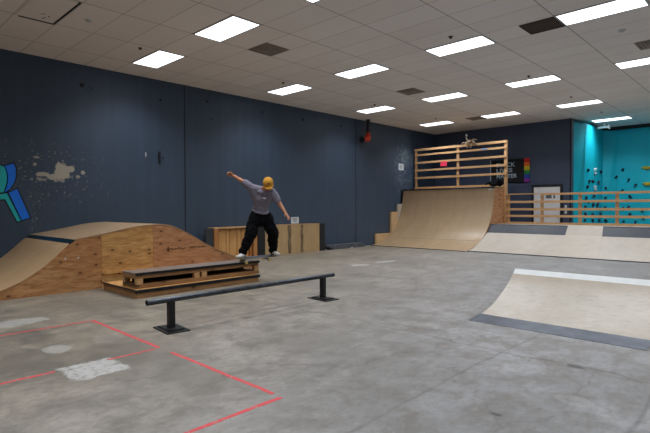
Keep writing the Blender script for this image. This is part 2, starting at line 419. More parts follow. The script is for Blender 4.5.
# teal climbing-wall facets: (x,y) at the top and at the floor
TT = [(-5.57, 18.55), (-5.33, 19.1), (-5.31, 20.1), (-5.36, 21.45), (-4.92, 21.6), (9.0, 21.7)]
TB = [(-5.57, 18.55), (-5.33, 18.75), (-5.31, 19.95), (-5.36, 21.3), (-4.92, 21.6), (9.0, 21.7)]
TZ = 4.35
mb = MB()
n = len(TT)
vs = [(x, y, 0) for x, y in TB]+[(x, y, TZ) for x, y in TT]
mb.add(vs, [(i, i+1, n+i+1, n+i) for i in range(n-1)])
mb.add([(x, y, TZ) for x, y in TT]+[(-5.57, 21.9, TZ), (9, 21.9, TZ)], [(0, 1, 2, 6), (2, 3, 4, 6), (4, 5, 7, 6)])
struct(mb, 'wall_back_climbing', M['teal'])
struct(MB().box(XL, 9, 21.9, 22.1, 0, CZ), 'wall_back_far', M['black_board'])
struct(MB().box(-5.82, -5.57, YB+.25, 21.9, 0, CZ), 'wall_side_climbing', M['wall_back'])

# ------------------------------------------------------------------ ceiling fixtures
X0, Y0, LW, LD = -10.0865, 4.65446, 1.162, .532
def make_light():
    t = thing('ceiling_light', 'x', 'ceiling light', (0, 0, CZ), 'fluorescent ceiling panels')
    m = MB(); e = .028; z0, z1 = -.012, 0
    m.box(-LW/2-e, LW/2+e, -LD/2-e, -LD/2, z0, z1).box(-LW/2-e, LW/2+e, LD/2, LD/2+e, z0, z1)
    m.box(-LW/2-e, -LW/2, -LD/2, LD/2, z0, z1).box(LW/2, LW/2+e, -LD/2, LD/2, z0, z1)
    m.build('frame', M['frame_white'], t, world=False)
    MB().box(-LW/2, LW/2, -LD/2, LD/2, -.008, -.001).build('diffuser', M['diffuser'], t, world=False)
    return t
def lamp(x, y, power):
    l = bpy.data.lights.new('fluorescent_lamp', 'AREA'); l.shape = 'RECTANGLE'; l.size = LW; l.size_y = LD
    l.energy = power; l.color = (.93, .965, 1); l.spread = math.radians(128)
    o = bpy.data.objects.new('fluorescent_lamp', l); COL.objects.link(o); o.location = (x, y, CZ-.016)
    return o
POWER = 29
proto = make_light(); used = False
rowname = {0: 'nearest row', 1: 'second row', 2: 'third row', 3: 'fourth row', 4: 'farthest row'}
colname = {0: 'closest to the dark left wall', 1: 'second out from the dark left wall', 2: 'third out from the dark left wall', 3: 'fourth out from the dark left wall'}
seen = [(0, 0), (1, 0), (2, 0), (0, 1), (1, 1), (2, 1), (3, 1), (0, 2), (1, 2), (2, 2), (3, 2), (0, 3), (1, 3), (2, 3), (2, 4)]
for i, j in seen:
    c = (X0+2.4384*i+LW/2, Y0+3.6576*j+LD/2, CZ)
    if not used: o = proto; o.location = c; used = True
    else: o = dup(proto, c)
    o['label'] = 'glowing white ceiling panel light, %s, %s' % (rowname[j], colname[i])
    if (i, j) == (2, 4): o['label'] = 'small far ceiling panel light above the teal climbing wall'
    if (i, j) == (2, 0): o['label'] = 'ceiling panel light cut off by the top edge of the photo'
    lamp(c[0], c[1], POWER)
for i in range(0, 6):
    for j in range(-2, 5):
        if (i, j) in seen: continue
        x, y = X0+2.4384*i+LW/2, Y0+3.6576*j+LD/2
        if y > 18 and x < -5.5: continue
        if j < 0 and i < 1: continue      # unlit corner behind the camera
        if i == 5 and j > 2: continue
        lamp(x, y, POWER)

def vent(x, y, w, d, label, dark=False, slats=True):
    t = thing('ceiling_vent', label, 'vent', (x+w/2, y+d/2, CZ), 'ceiling vents')
    MB().box(x, x+w, y, y+d, CZ-.006, CZ-.001).build('backing', M['vent_dark'] if not slats else M['vent_mid'], t)
    fm = MB(); e = .02
    fm.box(x, x+w, y, y+e, CZ-.014, CZ-.006).box(x, x+w, y+d-e, y+d, CZ-.014, CZ-.006).box(x, x+e, y+e, y+d-e, CZ-.014, CZ-.006).box(x+w-e, x+w, y+e, y+d-e, CZ-.014, CZ-.006)
    fm.build('frame', M['vent'] if not dark else M['vent_dark'], t)
    if slats:
        sm = MB(); cx, cy = x+w/2, y+d/2
        for k in (.22, .165, .11, .055):
            a = k; b = k-.03
            sm.box(cx-a, cx+a, cy-a, cy-b, CZ-.03+k*.08, CZ-.008).box(cx-a, cx+a, cy+b, cy+a, CZ-.03+k*.08, CZ-.008)
            sm.box(cx-a, cx-b, cy-b, cy+b, CZ-.03+k*.08, CZ-.008).box(cx+b, cx+a, cy-b, cy+b, CZ-.03+k*.08, CZ-.008)
        sm.build('grille', M['vent'], t)
    return t
vent(-7.66, 5.83, .57, .57, 'square grey-brown ceiling vent beside the nearest row of lights')
vent(-7.62, 10.69, .54, .57, 'square ceiling vent midway along the hall between the second and third light rows')
vent(-8.23, 15.66, .55, .55, 'small far dark ceiling vent touching a panel light of the fourth row')
vent(-2.17, 10.73, .57, .54, 'ceiling vent at the right edge beside a panel light')
vent(-3.38, 8.31, .58, .56, 'plain dark brown ceiling opening beside the brightest panel light', True, False)
# loose ceiling tile with a dark gap
t = thing('loose_ceiling_tile', 'loose ceiling tile with a dark gap and scuffs above the left wall', 'ceiling tile', (-8.3, 2.5, CZ))
MB().box(-8.88, -7.72, 2.21, 2.74, CZ-.010, CZ-.001).build('tile', M['ceiling'], t)
MB().box(-8.90, -7.70, 2.742, 2.775, CZ-.013, CZ-.001).box(-8.93, -8.885, 2.25, 2.775, CZ-.013, CZ-.001).build('gap', M['black'], t)  # black strips stand in for the shaded opening along the tile edges
mk = MB()
for (x, y, a, l) in [(-8.72, 2.56, .2, .1), (-8.6, 2.6, -.4, .07), (-8.55, 2.5, .9, .06)]:
    mk.obox((x, y, CZ-.0115), (l, .014, .002), (0, 0, a))
mk.build('scuff_mark', M['vent_dark'], t)
# sprinkler heads
def sprinkler(x, y, label):
    t = thing('sprinkler_head', label, 'sprinkler', (x, y, CZ), 'ceiling sprinkler heads')
    MB().tube((x, y, CZ), (x, y, CZ-.008), .04).build('escutcheon', M['vent_dark'], t)
    MB().tube((x, y, CZ-.008), (x, y, CZ-.028), .012).tube((x, y, CZ-.028), (x, y, CZ-.034), .024).build('nozzle', M['vent_dark'], t)
for x, y, w in [(-4.477, 7.97, 'between the vent and the third light of the second row'), (-9.07, 7.98, 'just short of the second row of lights near the left wall'), (-9.07, 11.63, 'just short of the third row of lights near the left wall'),
                (-4.5, 11.66, 'before the third light of the third row'), (-4.49, 14.7, 'before the third light of the fourth row'), (-4.5, 17.8, 'before the farthest panel light'), (-9.07, 4.33, 'before the leftmost panel light'), (-9.0, 15.0, 'before the far light in the corner')]:
    sprinkler(x, y, 'small dark sprinkler '+w)
for x, y, w in [(-8.32, 3.11, 'beside the loose ceiling tile'), (-2.164, 9.79, 'near the right edge of the ceiling')]:
    t = thing('smoke_detector', 'round pale smoke detector '+w, 'smoke detector', (x, y, CZ))
    MB().tube((x, y, CZ), (x, y, CZ-.025), .06, .055, 24).build('base', M['white'], t)
    MB().tube((x, y, CZ-.025), (x, y, CZ-.036), .04, .03, 24).build('sensor_cap', M['frame_white'], t)

# ------------------------------------------------------------------ things on the left wall
for y, z, r, w in [(3.95, 4.03, .05, 'highest and nearest, beside a ring mark'), (5.75, 3.99, .035, 'second from the left along the top of the wall'), (7.05, 4.15, .04, 'just past the first wall joint near the ceiling'),
                   (7.165, 3.71, .02, 'tiny one below the one past the first joint'), (8.87, 4.13, .03, 'small one under the third panel light by the wall'), (10.5, 4.12, .045, 'midway along the top of the wall'), (12.3, 4.13, .04, 'just before the second wall joint'), (13.67, 4.19, .035, 'beside the black pipe')]:
    t = thing('wall_anchor', 'dark anchor hole in left wall, '+w, 'wall anchor', (XL, y, z), 'anchor holes high on the left wall')
    MB().hollow((XL, y, z), (XL+.012, y, z), r, r*.6).build('rim', M['black'], t)
    MB().tube((XL, y, z), (XL+.006, y, z), r*.6).build('plug', M['groove'], t)
solo(MB().hollow((XL, 4.11, 3.97), (XL+.015, 4.11, 3.97), .055, .042), 'wall_ring', M['grey_board'], 'faint dark ring on the wall right of the highest anchor hole', 'wall ring')
t = thing('wall_plate', 'narrow pale metal plate on the dark wall above the plywood ramp', 'wall plate', (XL, 5.36, 2.63))
MB().box(XL, XL+.006, 5.335, 5.385, 2.545, 2.72).build('plate', M['curb'], t, bevel=.003)
MB().box(XL+.006, XL+.009, 5.355, 5.375, 2.6, 2.7).build('insert', M['paper'], t)
t = thing('wall_slot', 'tall black slotted bracket on the dark wall left of the first joint', 'bracket', (XL, 5.71, 2.6))
MB().box(XL, XL+.02, 5.69, 5.735, 2.44, 2.745).build('plate', M['black'], t, bevel=.004)
MB().tube((XL, 5.79, 2.6), (XL+.02, 5.79, 2.6), .015).build('knob', M['black'], t)
MB().box(XL+.02, XL+.04, 5.67, 5.70, 2.6, 2.66).build('latch', M['black'], t)
# paper notices
def notice(y0, y1, z0, z1, label):
    t = thing('paper_notice', label, 'notice', (XL, (y0+y1)/2, z0))
    MB().box(XL, XL+.003, y0, y1, z0, z1).build('sheet', M['paper'], t)
    m = MB(); w = y1-y0; h = z1-z0
    for k in range(4):
        zz = z0+h*(.22+.17*k); m.box(XL+.003, XL+.004, y0+w*(.2 if k else .3), y1-w*(.2 if k % 2 else .28), zz, zz+h*.07)
    m.build('print', M['ink'], t)
notice(9.98, 10.30, .887, 1.085, 'white paper notice on the wall just above the plywood box')
notice(15.62, 15.95, 2.82, 3.07, 'white paper notice on the wall left of the tall ramp railing')

# alarm / pipe
t = thing('pipe_horn', 'black ceiling pipe ending in an orange-red horn on the left wall', 'pipe', (-10.8, 13.47, 3.72))
MB().tube((-10.8, 13.47, CZ), (-10.8, 13.47, 3.93), .05, n=18).build('pipe', M['black'], t, smooth=False)
MB().tube((-10.8, 13.47, CZ), (-10.8, 13.47, CZ-.03), .085, n=20).build('ceiling_flange', M['black'], t)
m = MB(); pts = [(-10.8, 13.47, 3.96), (-10.8, 13.47, 3.87), (-10.8, 13.43, 3.80), (-10.8, 13.33, 3.765), (-10.8, 13.22, 3.745)]
m.limb(pts, [.075, .095, .115, .095, .07], 18)
m.ell((-10.8, 13.47, 3.82), (.1, .12, .1))
m.build('elbow', M['red'], t, smooth=True)
MB().tube((-10.8, 13.22, 3.745), (-10.8, 13.12, 3.73), .085, .105, 20).build('nozzle', M['black'], t)
MB().tube((-10.9, 13.3, 3.76), (XL, 13.3, 3.76), .03).build('wall_mount', M['black'], t)

# mural letter at the left edge (painted strokes, a few millimetres thick)
t = thing('mural_letter', 'teal block letter with blue shadow side painted on the dark wall at the left edge', 'mural letter', (XL, 2.5, 1.1))
def poly_wall(pts, x0, x1): return MB().add([(x0, y, z) for y, z in pts]+[(x1, y, z) for y, z in pts],
    [tuple(range(len(pts))), tuple(reversed(range(len(pts), 2*len(pts))))]+[(i, i+len(pts), (i+1) % len(pts)+len(pts), (i+1) % len(pts)) for i in range(len(pts))])
def grow(pts, d):
    c = (sum(p[0] for p in pts)/len(pts), sum(p[1] for p in pts)/len(pts)); out = []
    n = len(pts)
    area = sum(pts[i][0]*pts[(i+1) % n][1]-pts[(i+1) % n][0]*pts[i][1] for i in range(n))
    sg = 1 if area > 0 else -1
    for i in range(n):
        a, b, e = Vector(pts[i-1]), Vector(pts[i]), Vector(pts[(i+1) % n])
        d1 = (b-a).normalized(); d2 = (e-b).normalized()
        n1 = Vector((d1.y, -d1.x))*sg; n2 = Vector((d2.y, -d2.x))*sg
        v = n1+n2; v = v/max(.6, v.dot(n1)) if v.length > 1e-6 else n1
        out.append((b.x+v.x*d, b.y+v.y*d))
    return out
blue_top = [(2.495, 2.215), (2.66, 2.285), (2.70, 2.18), (2.70, 2.03), (2.672, 1.90), (2.60, 1.775), (2.545, 1.72), (2.485, 1.685), (2.52, 1.80), (2.548, 1.93), (2.548, 2.05), (2.53, 2.14)]
blue_leg = [(2.555, 1.70), (2.715, 1.787), (2.935, 1.20), (2.775, 1.14)]
teal_top = [(2.15, 2.25), (2.44, 2.225), (2.495, 2.215), (2.53, 2.14), (2.548, 2.05), (2.548, 1.93), (2.52, 1.80), (2.485, 1.685), (2.40, 1.66), (2.15, 1.75)]
teal_leg = [(2.15, 1.66), (2.40, 1.685), (2.54, 1.695), (2.775, 1.14), (2.70, 1.115), (2.50, 1.56), (2.40, 1.55), (2.15, 1.52)]
for nm, pts, mt in (('shadow_side', blue_top, 'blue_letter'), ('shadow_side', blue_leg, 'blue_letter'), ('front_face', teal_top, 'teal_letter'), ('front_face', teal_leg, 'teal_letter')):
    o = poly_wall(pts, XL+.0015, XL+.003).build(nm, M[mt], t)
m = MB()
for pts in (blue_top, blue_leg, teal_top, teal_leg):
    q = poly_wall(grow(pts, .014), XL, XL+.0012); m.add(q.v, q.f)
for pts in (blue_top, blue_leg, teal_top, teal_leg):      # line drawn around each face
    for a, b in zip(pts, pts[1:]+pts[:1]):
        va, vb = Vector((XL+.0035, *a)), Vector((XL+.0035, *b)); L = (vb-va).length
        ang = math.atan2(vb.z-va.z, vb.y-va.y)
        m.obox((va+vb)/2, (.001, L+.010, .017), (ang, 0, 0))
m.build('outline', M['outline'], t)

# ------------------------------------------------------------------ plywood boxes along the wall
FX = -10.69
t = thing('plywood_box', 'worn plywood storage box with two dark stripes standing against the dark wall', 'plywood box', (-10.85, 9.8, 0))
MB().box(XL+.01, FX, 8.70, 10.88, 0, .875).build('body', M['ply_worn'], t)
MB().box(FX, FX+.006, 8.70, 10.88, .87, .885).build('top_edge', M['lumber'], t)
def stain(y, w):
    m = MB(); k = 14; pts = []
    for s_ in (-1, 1):
        rr = range(k+1) if s_ < 0 else range(k, -1, -1)
        for i in rr:
            pts.append((y+s_*(w/2)*(1+.22*math.sin(i*.9+y*5+s_)), .02+.84*i/k))
    return m.add([(FX+.002, a, b) for a, b in pts]+[(FX+.0035, a, b) for a, b in pts], [tuple(range(len(pts))), tuple(reversed(range(len(pts), 2*len(pts))))])
t2 = NT('weathered_grey_stripe'); nn = t2.noise(t2.coord(scale=(1, 5, 1)), 4, 5, .7)
t2.color(t2.ramp(nn, [(.35, lin('#4f4538')), (.65, lin('#8f7858'))])); t2.rough(.8)
stain(9.62, .13).build('stripe', t2.m, t); stain(10.12, .11).build('stripe', t2.m, t)
solo(MB().box(XL+.01, FX-.06, 10.885, 11.2, 0, .87), 'backing_board', M['black_board'], 'black painted board tucked at the right end of the plywood box', 'board', (-10.85, 11.1, 0))
t = thing('open_wooden_frame', 'open-fronted frame of orange pine boards behind the skateboarder', 'wooden frame', (-10.85, 7.7, 0))
MB().box(XL+.01, XL+.025, 7.03, 8.42, .04, .83).build('back_panel', M['lumber_yellow'], t)
MB().box(XL+.03, FX, 7.03, 8.42, .83, .868).build('top_plate', M['lumber'], t)
MB().box(XL+.03, FX, 7.03, 8.42, 0, .04).build('bottom_plate', M['cubby'], t)
for y, w in ((7.03, .10), (7.16, .035), (8.22, .035), (8.30, .12)):
    MB().box(XL+.03, FX-(.0 if w > .05 else .05), y, y+w, .04, .83).build('stud', M['cubby'], t)
for y, w in ((7.235, .21), (7.46, .10), (7.575, .22), (7.81, .12), (7.95, .23)):
    MB().box(FX-.16, FX-.10, y, y+w, .04, .80).build('board', M['lumber_yellow'], t)
solo(MB().box(FX-.07, FX-.03, 6.80, 7.02, 0, .85), 'backing_board', M['grey_board'], 'dark grey painted board at the left end of the open pine frame', 'board', (-10.85, 6.87, 0))
solo(MB().box(FX-.28, FX+.015, 8.44, 8.68, 0, .91), 'black_post', M['black_board'], 'thick black post between the pine frame and the plywood box', 'post', (-10.8, 8.56, 0))
# concrete stop
m = MB().prism_x([(11.46, 0), (13.2, 0), (13.2, .10), (13.1, .15), (11.58, .15), (11.46, .11)], XL+.02, -10.75)
t = thing('parking_block', 'long low dark grey block lying along the foot of the left wall', 'concrete block', (-10.9, 12.3, 0))
m.build('block', M['curb'], t, bevel=.012)
MB().box(-10.85, -10.74, 11.4, 11.56, 0, .06).build('end_bracket', M['black_metal'], t)
solo(MB().obox((-10.62, 12.35, .012), (.06, .12, .024), (0, 0, .4)).obox((-10.60, 12.36, .03), (.03, .06, .014), (0, 0, .4)), 'paper_scrap', M['paper'], 'small pale scrap on the floor in front of the low grey block', 'scrap')

# ------------------------------------------------------------------ funbox (plywood ramp, left)
FXX = -8.575
def smooth_curve(pts, k=6):
    out = []
    n = len(pts)
    for i in range(n-1):
        p0, p1, p2, p3 = pts[max(i-1, 0)], pts[i], pts[i+1], pts[min(i+2, n-1)]
        for s_ in range(k):
            u = s_/k
            out.append(tuple(.5*((2*p1[d])+(-p0[d]+p2[d])*u+(2*p0[d]-5*p1[d]+4*p2[d]-p3[d])*u*u+(-p0[d]+3*p1[d]-3*p2[d]+p3[d])*u**3) for d in (0, 1)))
    out.append(pts[-1]); return out
curveA = smooth_curve([(1.05, .005), (1.5, .05), (1.87, .155), (2.13, .26), (2.36, .395), (2.56, .55), (2.745, .725), (2.835, .805)], 4)
curveB = [(2.835, .805), (2.915, .868)]
curveC = smooth_curve([(2.915, .868), (3.39, .945), (3.88, 1.04), (4.2, 1.075), (4.5, 1.078), (4.72, 1.03), (4.95, .925), (5.2, .79), (5.56, .59), (6.2, .32), (6.78, .02)], 4)
t = thing('funbox', 'large plywood funbox ramp with tan top and dark teal coping against the left wall', 'skate ramp', (-9.75, 4.0, 0))
full = curveA+curveB[1:]+curveC[1:]
def side_panel(y0, y1, x0, x1, mat):
    pr = [p for p in full if y0+1e-4 < p[0] < y1-1e-4]
    def zt(y):
        for a, b in zip(full, full[1:]):
            if a[0] <= y <= b[0]: return a[1]+(b[1]-a[1])*(y-a[0])/(b[0]-a[0])
        return 0
    prof = [(y0, 0)]+[(y0, zt(y0)-.012)]+[(p[0], p[1]-.012) for p in pr]+[(y1, zt(y1)-.012)]+[(y1, 0)]
    if zt(y0) < .02: prof.pop(1)
    return MB().prism_x(prof, x0, x1).build('side_panel', mat, t)
side_panel(1.06, 3.36, FXX-.03, FXX, M['ply_a'])
side_panel(3.364, 4.30, FXX-.03, FXX, M['ply_b'])
side_panel(4.304, 6.76, FXX-.03, FXX, M['ply_c'])
prof = [(1.3, 0)]+[(p[0], p[1]-.04) for p in full if 1.35 < p[0] < 6.6]+[(6.65, 0)]
MB().prism_x(prof, XL+.02, FXX-.032).build('inner_frame', M['lumber_dark'], t)
MB().sheet(curveA, XL+.01, FXX+.008, .014).build('riding_surface', M['hardboard_curve_lit'], t)
MB().sheet(curveB, XL+.01, FXX+.010, .02).build('coping', M['coping_teal'], t)
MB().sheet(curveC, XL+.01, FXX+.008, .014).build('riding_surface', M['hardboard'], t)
def squig(y0, y1, z, amp, nloop):
    m = MB(); N = 60; prev = None
    for i in range(N+1):
        u = i/N; a = u*nloop*2*PI
        p = Vector((FXX+.004, y0+(y1-y0)*u-.012*math.sin(a), z+amp*(.6*math.cos(a)+.4*math.sin(a*.37+1))))
        if prev is not None: m.tube(prev, p, .0045, n=5)
        prev = p
    m.build('marker_writing', M['marker'], t)
squig(4.62, 4.96, .605, .026, 5); squig(5.06, 5.18, .61, .012, 3); squig(5.22, 5.42, .605, .016, 4)
MB().tube((FXX+.004, 4.60, .64), (FXX+.004, 4.605, .55), .007, n=6).build('marker_writing', M['marker'], t)
m = MB()
for y, z, a in [(2.78, .56, 1.3), (2.98, .56, .9)]:
    MB().obox((FXX+.002, y, z), (.002, .035, .018), (a, 0, 0)).build('paint_chip', M['paper'], t)
m = MB().box(FXX+.0, FXX+.02, 3.42, 4.3, .24, .30)
m.build('cleat', M['lumber_yellow'], t)

# ------------------------------------------------------------------ low platform + ledge
t = thing('low_platform', 'low wide wooden platform with black steel edges under the grind ledge', 'platform', (-7.77, 4.5, 0))
MB().box(-8.42, -7.175, 3.325, 5.68, .0, .108).build('frame', M['lumber_dark'], t, bevel=.004)
MB().box(-8.43, -7.17, 3.315, 5.69, .108, .125).build('top_sheet', M['lumber_yellow'], t)
MB().box(-7.20, -7.160, 3.305, 5.70, .082, .129).build('edge_iron', M['steel_dark'], t, bevel=.003)
MB().box(-8.44, -7.20, 3.305, 3.335, .108, .129).build('edge_iron', M['steel_dark'], t, bevel=.003)
t = thing('grind_ledge', 'wooden grind ledge with grey top and black steel edge on the low platform', 'grind ledge', (-7.6, 4.6, .129))
GX0, GX1, GY0, GY1 = -7.81, -7.30, 3.39, 5.79
MB().box(GX0, GX1-.006, GY0, GY1, .129, .19).build('base_frame', M['lumber_dark'], t, bevel=.003)
for y in (GY0, 4.40, 4.545, GY1-.11):
    for x in (GX1-.05, GX0+.01):
        MB().box(x-.04, x+.04, y+.005, y+.105, .19, .278).build('block', M['lumber'], t, bevel=.003)
MB().box(GX0, GX1-.02, GY0, GY1, .278, .345).build('top_beam', M['lumber_dark'], t, bevel=.003)
MB().box(GX0, GX1-.012, GY0-.005, GY1+.004, .345, .368).build('top_sheet', M['masonite_grey'], t)
MB().box(GX1-.035, GX1+.004, GY0-.01, GY1+.01, .335, .374).build('coping', M['steel_dark'], t, bevel=.004)
MB().box(GX0+.12, GX0+.15, GY0+.1, GY1-.1, .19, .277).build('gap_shade', M['black_board'], t)  # black sheet stands in for the shade inside the open ledge

# ------------------------------------------------------------------ flat rail
t = thing('grind_rail', 'long round black steel grind rail on two posts in the foreground', 'grind rail', (-5.09, 4.0, 0))
RZ = .342
MB().hollow((-5.09, 2.47, RZ), (-5.09, 5.485, RZ), .032, .026, 24).build('tube', M['steel_rail'], t, smooth=False)
for cy, ang in ((2.76, -.10), (5.25, -.06)):
    p = MB().box(-5.125, -5.055, cy-.035, cy+.035, .02, RZ-.025).build('post', M['black_metal'], t, bevel=.003)
    MB().obox((-5.09, cy, .018), (.30, .18, .012), (0, 0, ang)).build('upper_plate', M['black_metal'], p)
    MB().obox((-5.085, cy, .006), (.42, .27, .012), (0, 0, ang)).build('base_plate', M['black_metal'], p, bevel=.002)

# ------------------------------------------------------------------ foreground kicker bank
t = thing('bank_ramp', 'low pale curved bank ramp with white lip and blue-grey steel foot in the foreground', 'skate ramp', (-1.9, 6.1, 0))
BX0, BX1 = -2.80, -1.0
foot = [(5.455, .004), (5.76, .036)]
face = smooth_curve([(5.76, .036), (5.95, .072), (6.16, .135), (6.42, .252), (6.60, .355), (6.725, .445)], 4)
lip = [(6.725, .445), (6.795, .507)]
MB().sheet(foot, BX0-.02, BX1+.02, .004).build('steel_foot', M['steel_plate'], t)
MB().sheet(face, BX0, BX1, .012).build('riding_surface', M['worn_ramp'], t)
MB().sheet(lip, BX0, BX1, .012).build('lip', M['white_lip'], t)
pr = [(5.85, 0)]+[(y, z-.014) for y, z in face if y > 5.9]+[(6.80, .49), (6.83, .49), (6.83, 0)]
for x in (BX0+.005, BX1-.03):
    MB().prism_x(pr, x, x+.025).build('side_panel', M['ply_b'], t)
MB().box(BX0+.03, BX1-.03, 6.80, 6.825, 0, .49).build('back_panel', M['ply_b'], t)

# ------------------------------------------------------------------ floor tape
tape = [('horizontal', -6.215, -6.18, -.6, 2.30, 'red tape line on the floor running to the corner nearest the wooden ledge'),
        ('x', -6.22, -4.50, 2.292, 2.330, 'red tape line on the floor between the ledge corner and the rail post'),
        ('x', -4.27, -2.76, 2.298, 2.334, 'red tape line on the floor from the rail post out to the front corner'),
        ('y', -4.508, -4.472, -.6, 1.36, 'short faded red tape line at the left edge below the pale patch'),
        ('y', -4.505, -4.475, 1.80, 2.26, 'faint red tape piece between the pale floor patch and the corner'),
        ('y', -2.685, -2.65, -.6, 2.31, 'red tape line nearest the camera ending at the front corner')]
for k, (a, x0, x1, y0, y1, lab) in enumerate(tape):
    m = MB(); N = 24; vs = []
    alongx = (x1-x0) > (y1-y0)
    for i in range(N+1):
        u = i/N
        for s_ in (0, 1):
            j = random.uniform(-.004, .004)
            if alongx: vs.append((x0+(x1-x0)*u, (y1 if s_ else y0)+j, .0015))
            else: vs.append(((x1 if s_ else x0)+j, y0+(y1-y0)*u, .0015))
    top = [(2*i, 2*i+1, 2*i+3, 2*i+2) for i in range(N)]
    nv = len(vs); vs += [(x, y, 0) for x, y, z in vs]
    fs = top+[tuple(q+nv for q in reversed(f)) for f in top]
    fs += [(2*i, 2*i+2, nv+2*i+2, nv+2*i) for i in range(N)]+[(2*i+1, nv+2*i+1, nv+2*i+3, 2*i+3) for i in range(N)]
    m.add(vs, fs)
    solo(m, 'floor_tape', M['tape'], lab, 'floor tape', group='red floor tape lines')

# ------------------------------------------------------------------ tall quarter pipe
QX0, QX1, QY = -10.92, -7.23, 13.78
qp = smooth_curve([(13.78, .006), (14.1, .05), (14.45, .135), (14.78, .265), (15.08, .45), (15.33, .69), (15.51, .94), (15.63, 1.2), (15.73, 1.55), (15.79, 1.9), (15.81, 2.03)], 4)
t = thing('quarter_pipe', 'tall tan wooden quarter pipe against the back corner of the hall', 'skate ramp', (-9.0, 15.0, 0))
isplit = max(i for i, p in enumerate(qp) if p[1] < .30)
for x0, x1 in ((QX0, -9.06), (-9.055, QX1)):
    MB().sheet(qp[:isplit+1], x0, x1, .012).build('riding_sheet', M['hardboard_far'], t)
    a = qp[isplit:]; a = [(a[0][0]+.004, a[0][1]+.004)]+a[1:]
    MB().sheet(a, x0, x1, .012).build('riding_sheet', M['hardboard_far'], t)
MB().box(QX0, QX1, 13.72, 13.80, 0, .014).build('foot_edge', M['steel_dark'], t)
MB().tube((QX0, 15.82, 2.035), (QX1, 15.82, 2.035), .03, n=14).build('coping', M['steel_dark'], t)
pr = [(14.2, 0)]+[(y, z-.02) for y, z in qp if y > 14.2]+[(16.62, 2.03), (16.62, 0)]
MB().prism_x(pr, QX1-.03, QX1-.005).build('side_panel', M['ply_c'], t)
MB().prism_x(pr, QX0+.005, QX0+.03).build('side_panel', M['ply_c'], t)
MB().box(QX0, QX1, 15.84, 16.62, 2.03, 2.06).build('deck', M['hardboard_far'], t)
MB().box(QX0+.03, QX1-.03, 16.58, 16.6, 0, 2.03).build('back_panel', M['ply_c'], t)
MB().obox((-7.38, 15.792, 1.965), (.11, .006, .045), (-.08, 0, 0)).build('label_sticker', M['paper'], t)
# stepped plywood backing beside it
t = thing('stepped_plywood_backing', 'stepped plywood sheet between the tall quarter pipe and the left wall', 'plywood panel', (-10.97, 15.0, 0))
MB().prism_x([(14.10, 0), (14.10, .40), (15.03, .40), (15.03, .02)], XL+.005, -10.93).build('step', M['pale_step'], t)
MB().prism_x([(15.035, 0), (15.035, 1.20), (15.45, 1.20), (15.45, 0)], XL+.005, -10.93).build('step', M['pale_step'], t)
MB().prism_x([(15.455, 0), (15.455, 1.50), (15.80, 1.50), (15.80, 0)], XL+.005, -10.93).build('step', M['pale'], t)
MB().prism_x([(14.06, 0), (14.06, .42), (15.0, .42), (15.0, 1.22), (15.42, 1.22), (15.42, 1.52), (15.75, 1.52), (15.75, 2.05), (16.6, 2.05), (16.6, 0)], XL+.001, XL+.004).build('step_shadow_outline', M['black_board'], t)  # thin black sheet draws the shadow edges along the steps

# tall railing on the deck
RY = 16.60
t = thing('deck_railing', 'tall five-rail pine railing on the quarter pipe deck', 'railing', (-9.0, RY, 2.06))
for x in (-10.83, -9.0):
    MB().box(x-.045, x+.045, RY-.04, RY+.0, 2.06, 3.66).build('post', M['lumber_far'], t)
MB().box(-7.225, -7.135, RY-.04, RY+.05, .80, 3.69).build('post', M['lumber_far'], t)
for z, h in ((3.64, .085), (3.435, .07), (3.13, .075), (2.825, .075), (2.525, .075)):
    MB().box(-10.88, -7.14, RY-.075, RY-.041, z-h/2, z+h/2).build('rail', M['lumber_far'], t)
MB().box(-10.88, -7.24, RY-.075, RY-.041, 2.07, 2.165).build('toe_board', M['lumber'], t)
solo(MB().box(-9.71, -9.43, RY-.082, RY-.0765, 2.93, 3.11), 'pink_sign', M['pink'], 'bright pink card fixed to the tall deck railing', 'sign')
t = thing('railing_sticker', 'small pale blue sticker on the second rail of the tall railing', 'sticker', (-7.95, RY-.08, 3.43))
MB().box(-8.05, -7.83, RY-.079, RY-.0765, 3.42, 3.465).build('sticker', plain('pale_blue_sticker', '#7f9bd0', .6), t)
# bundle of pale branches on the rail
t = thing('branch_ornament', 'pale spidery ornament of stick-like limbs perched on the top rail', 'ornament', (-8.48, RY-.02, 3.68))
MB().limb([(-8.66, RY-.06, 3.72), (-8.5, RY-.08, 3.76), (-8.34, RY-.06, 3.73)], [.045, .07, .04]).build('body', M['antler'], t, smooth=True)
for pts in ([(-8.56, RY-.07, 3.78), (-8.64, RY-.07, 3.90), (-8.62, RY-.07, 3.99)], [(-8.42, RY-.07, 3.78), (-8.34, RY-.08, 3.84), (-8.24, RY-.08, 3.80)], [(-8.64, RY-.07, 3.73), (-8.76, RY-.08, 3.75), (-8.82, RY-.09, 3.68)],
            [(-8.55, RY-.09, 3.72), (-8.6, RY-.11, 3.6), (-8.56, RY-.11, 3.53)], [(-8.44, RY-.09, 3.72), (-8.42, RY-.11, 3.58), (-8.46, RY-.11, 3.52)], [(-8.36, RY-.08, 3.74), (-8.24, RY-.1, 3.64), (-8.12, RY-.1, 3.58)]):
    MB().limb(pts, [.028, .02, .016], 8).build('limb', M['antler'], t, smooth=True)
MB().ell((-8.62, RY-.07, 4.0), (.04, .04, .045)).build('head', plain('pale_wood_knob', '#b5afa8', .6), t, smooth=True)
MB().ell((-8.42, RY-.14, 3.73), (.05, .03, .05)).build('dark_hub', M['cap_print'], t, smooth=True)
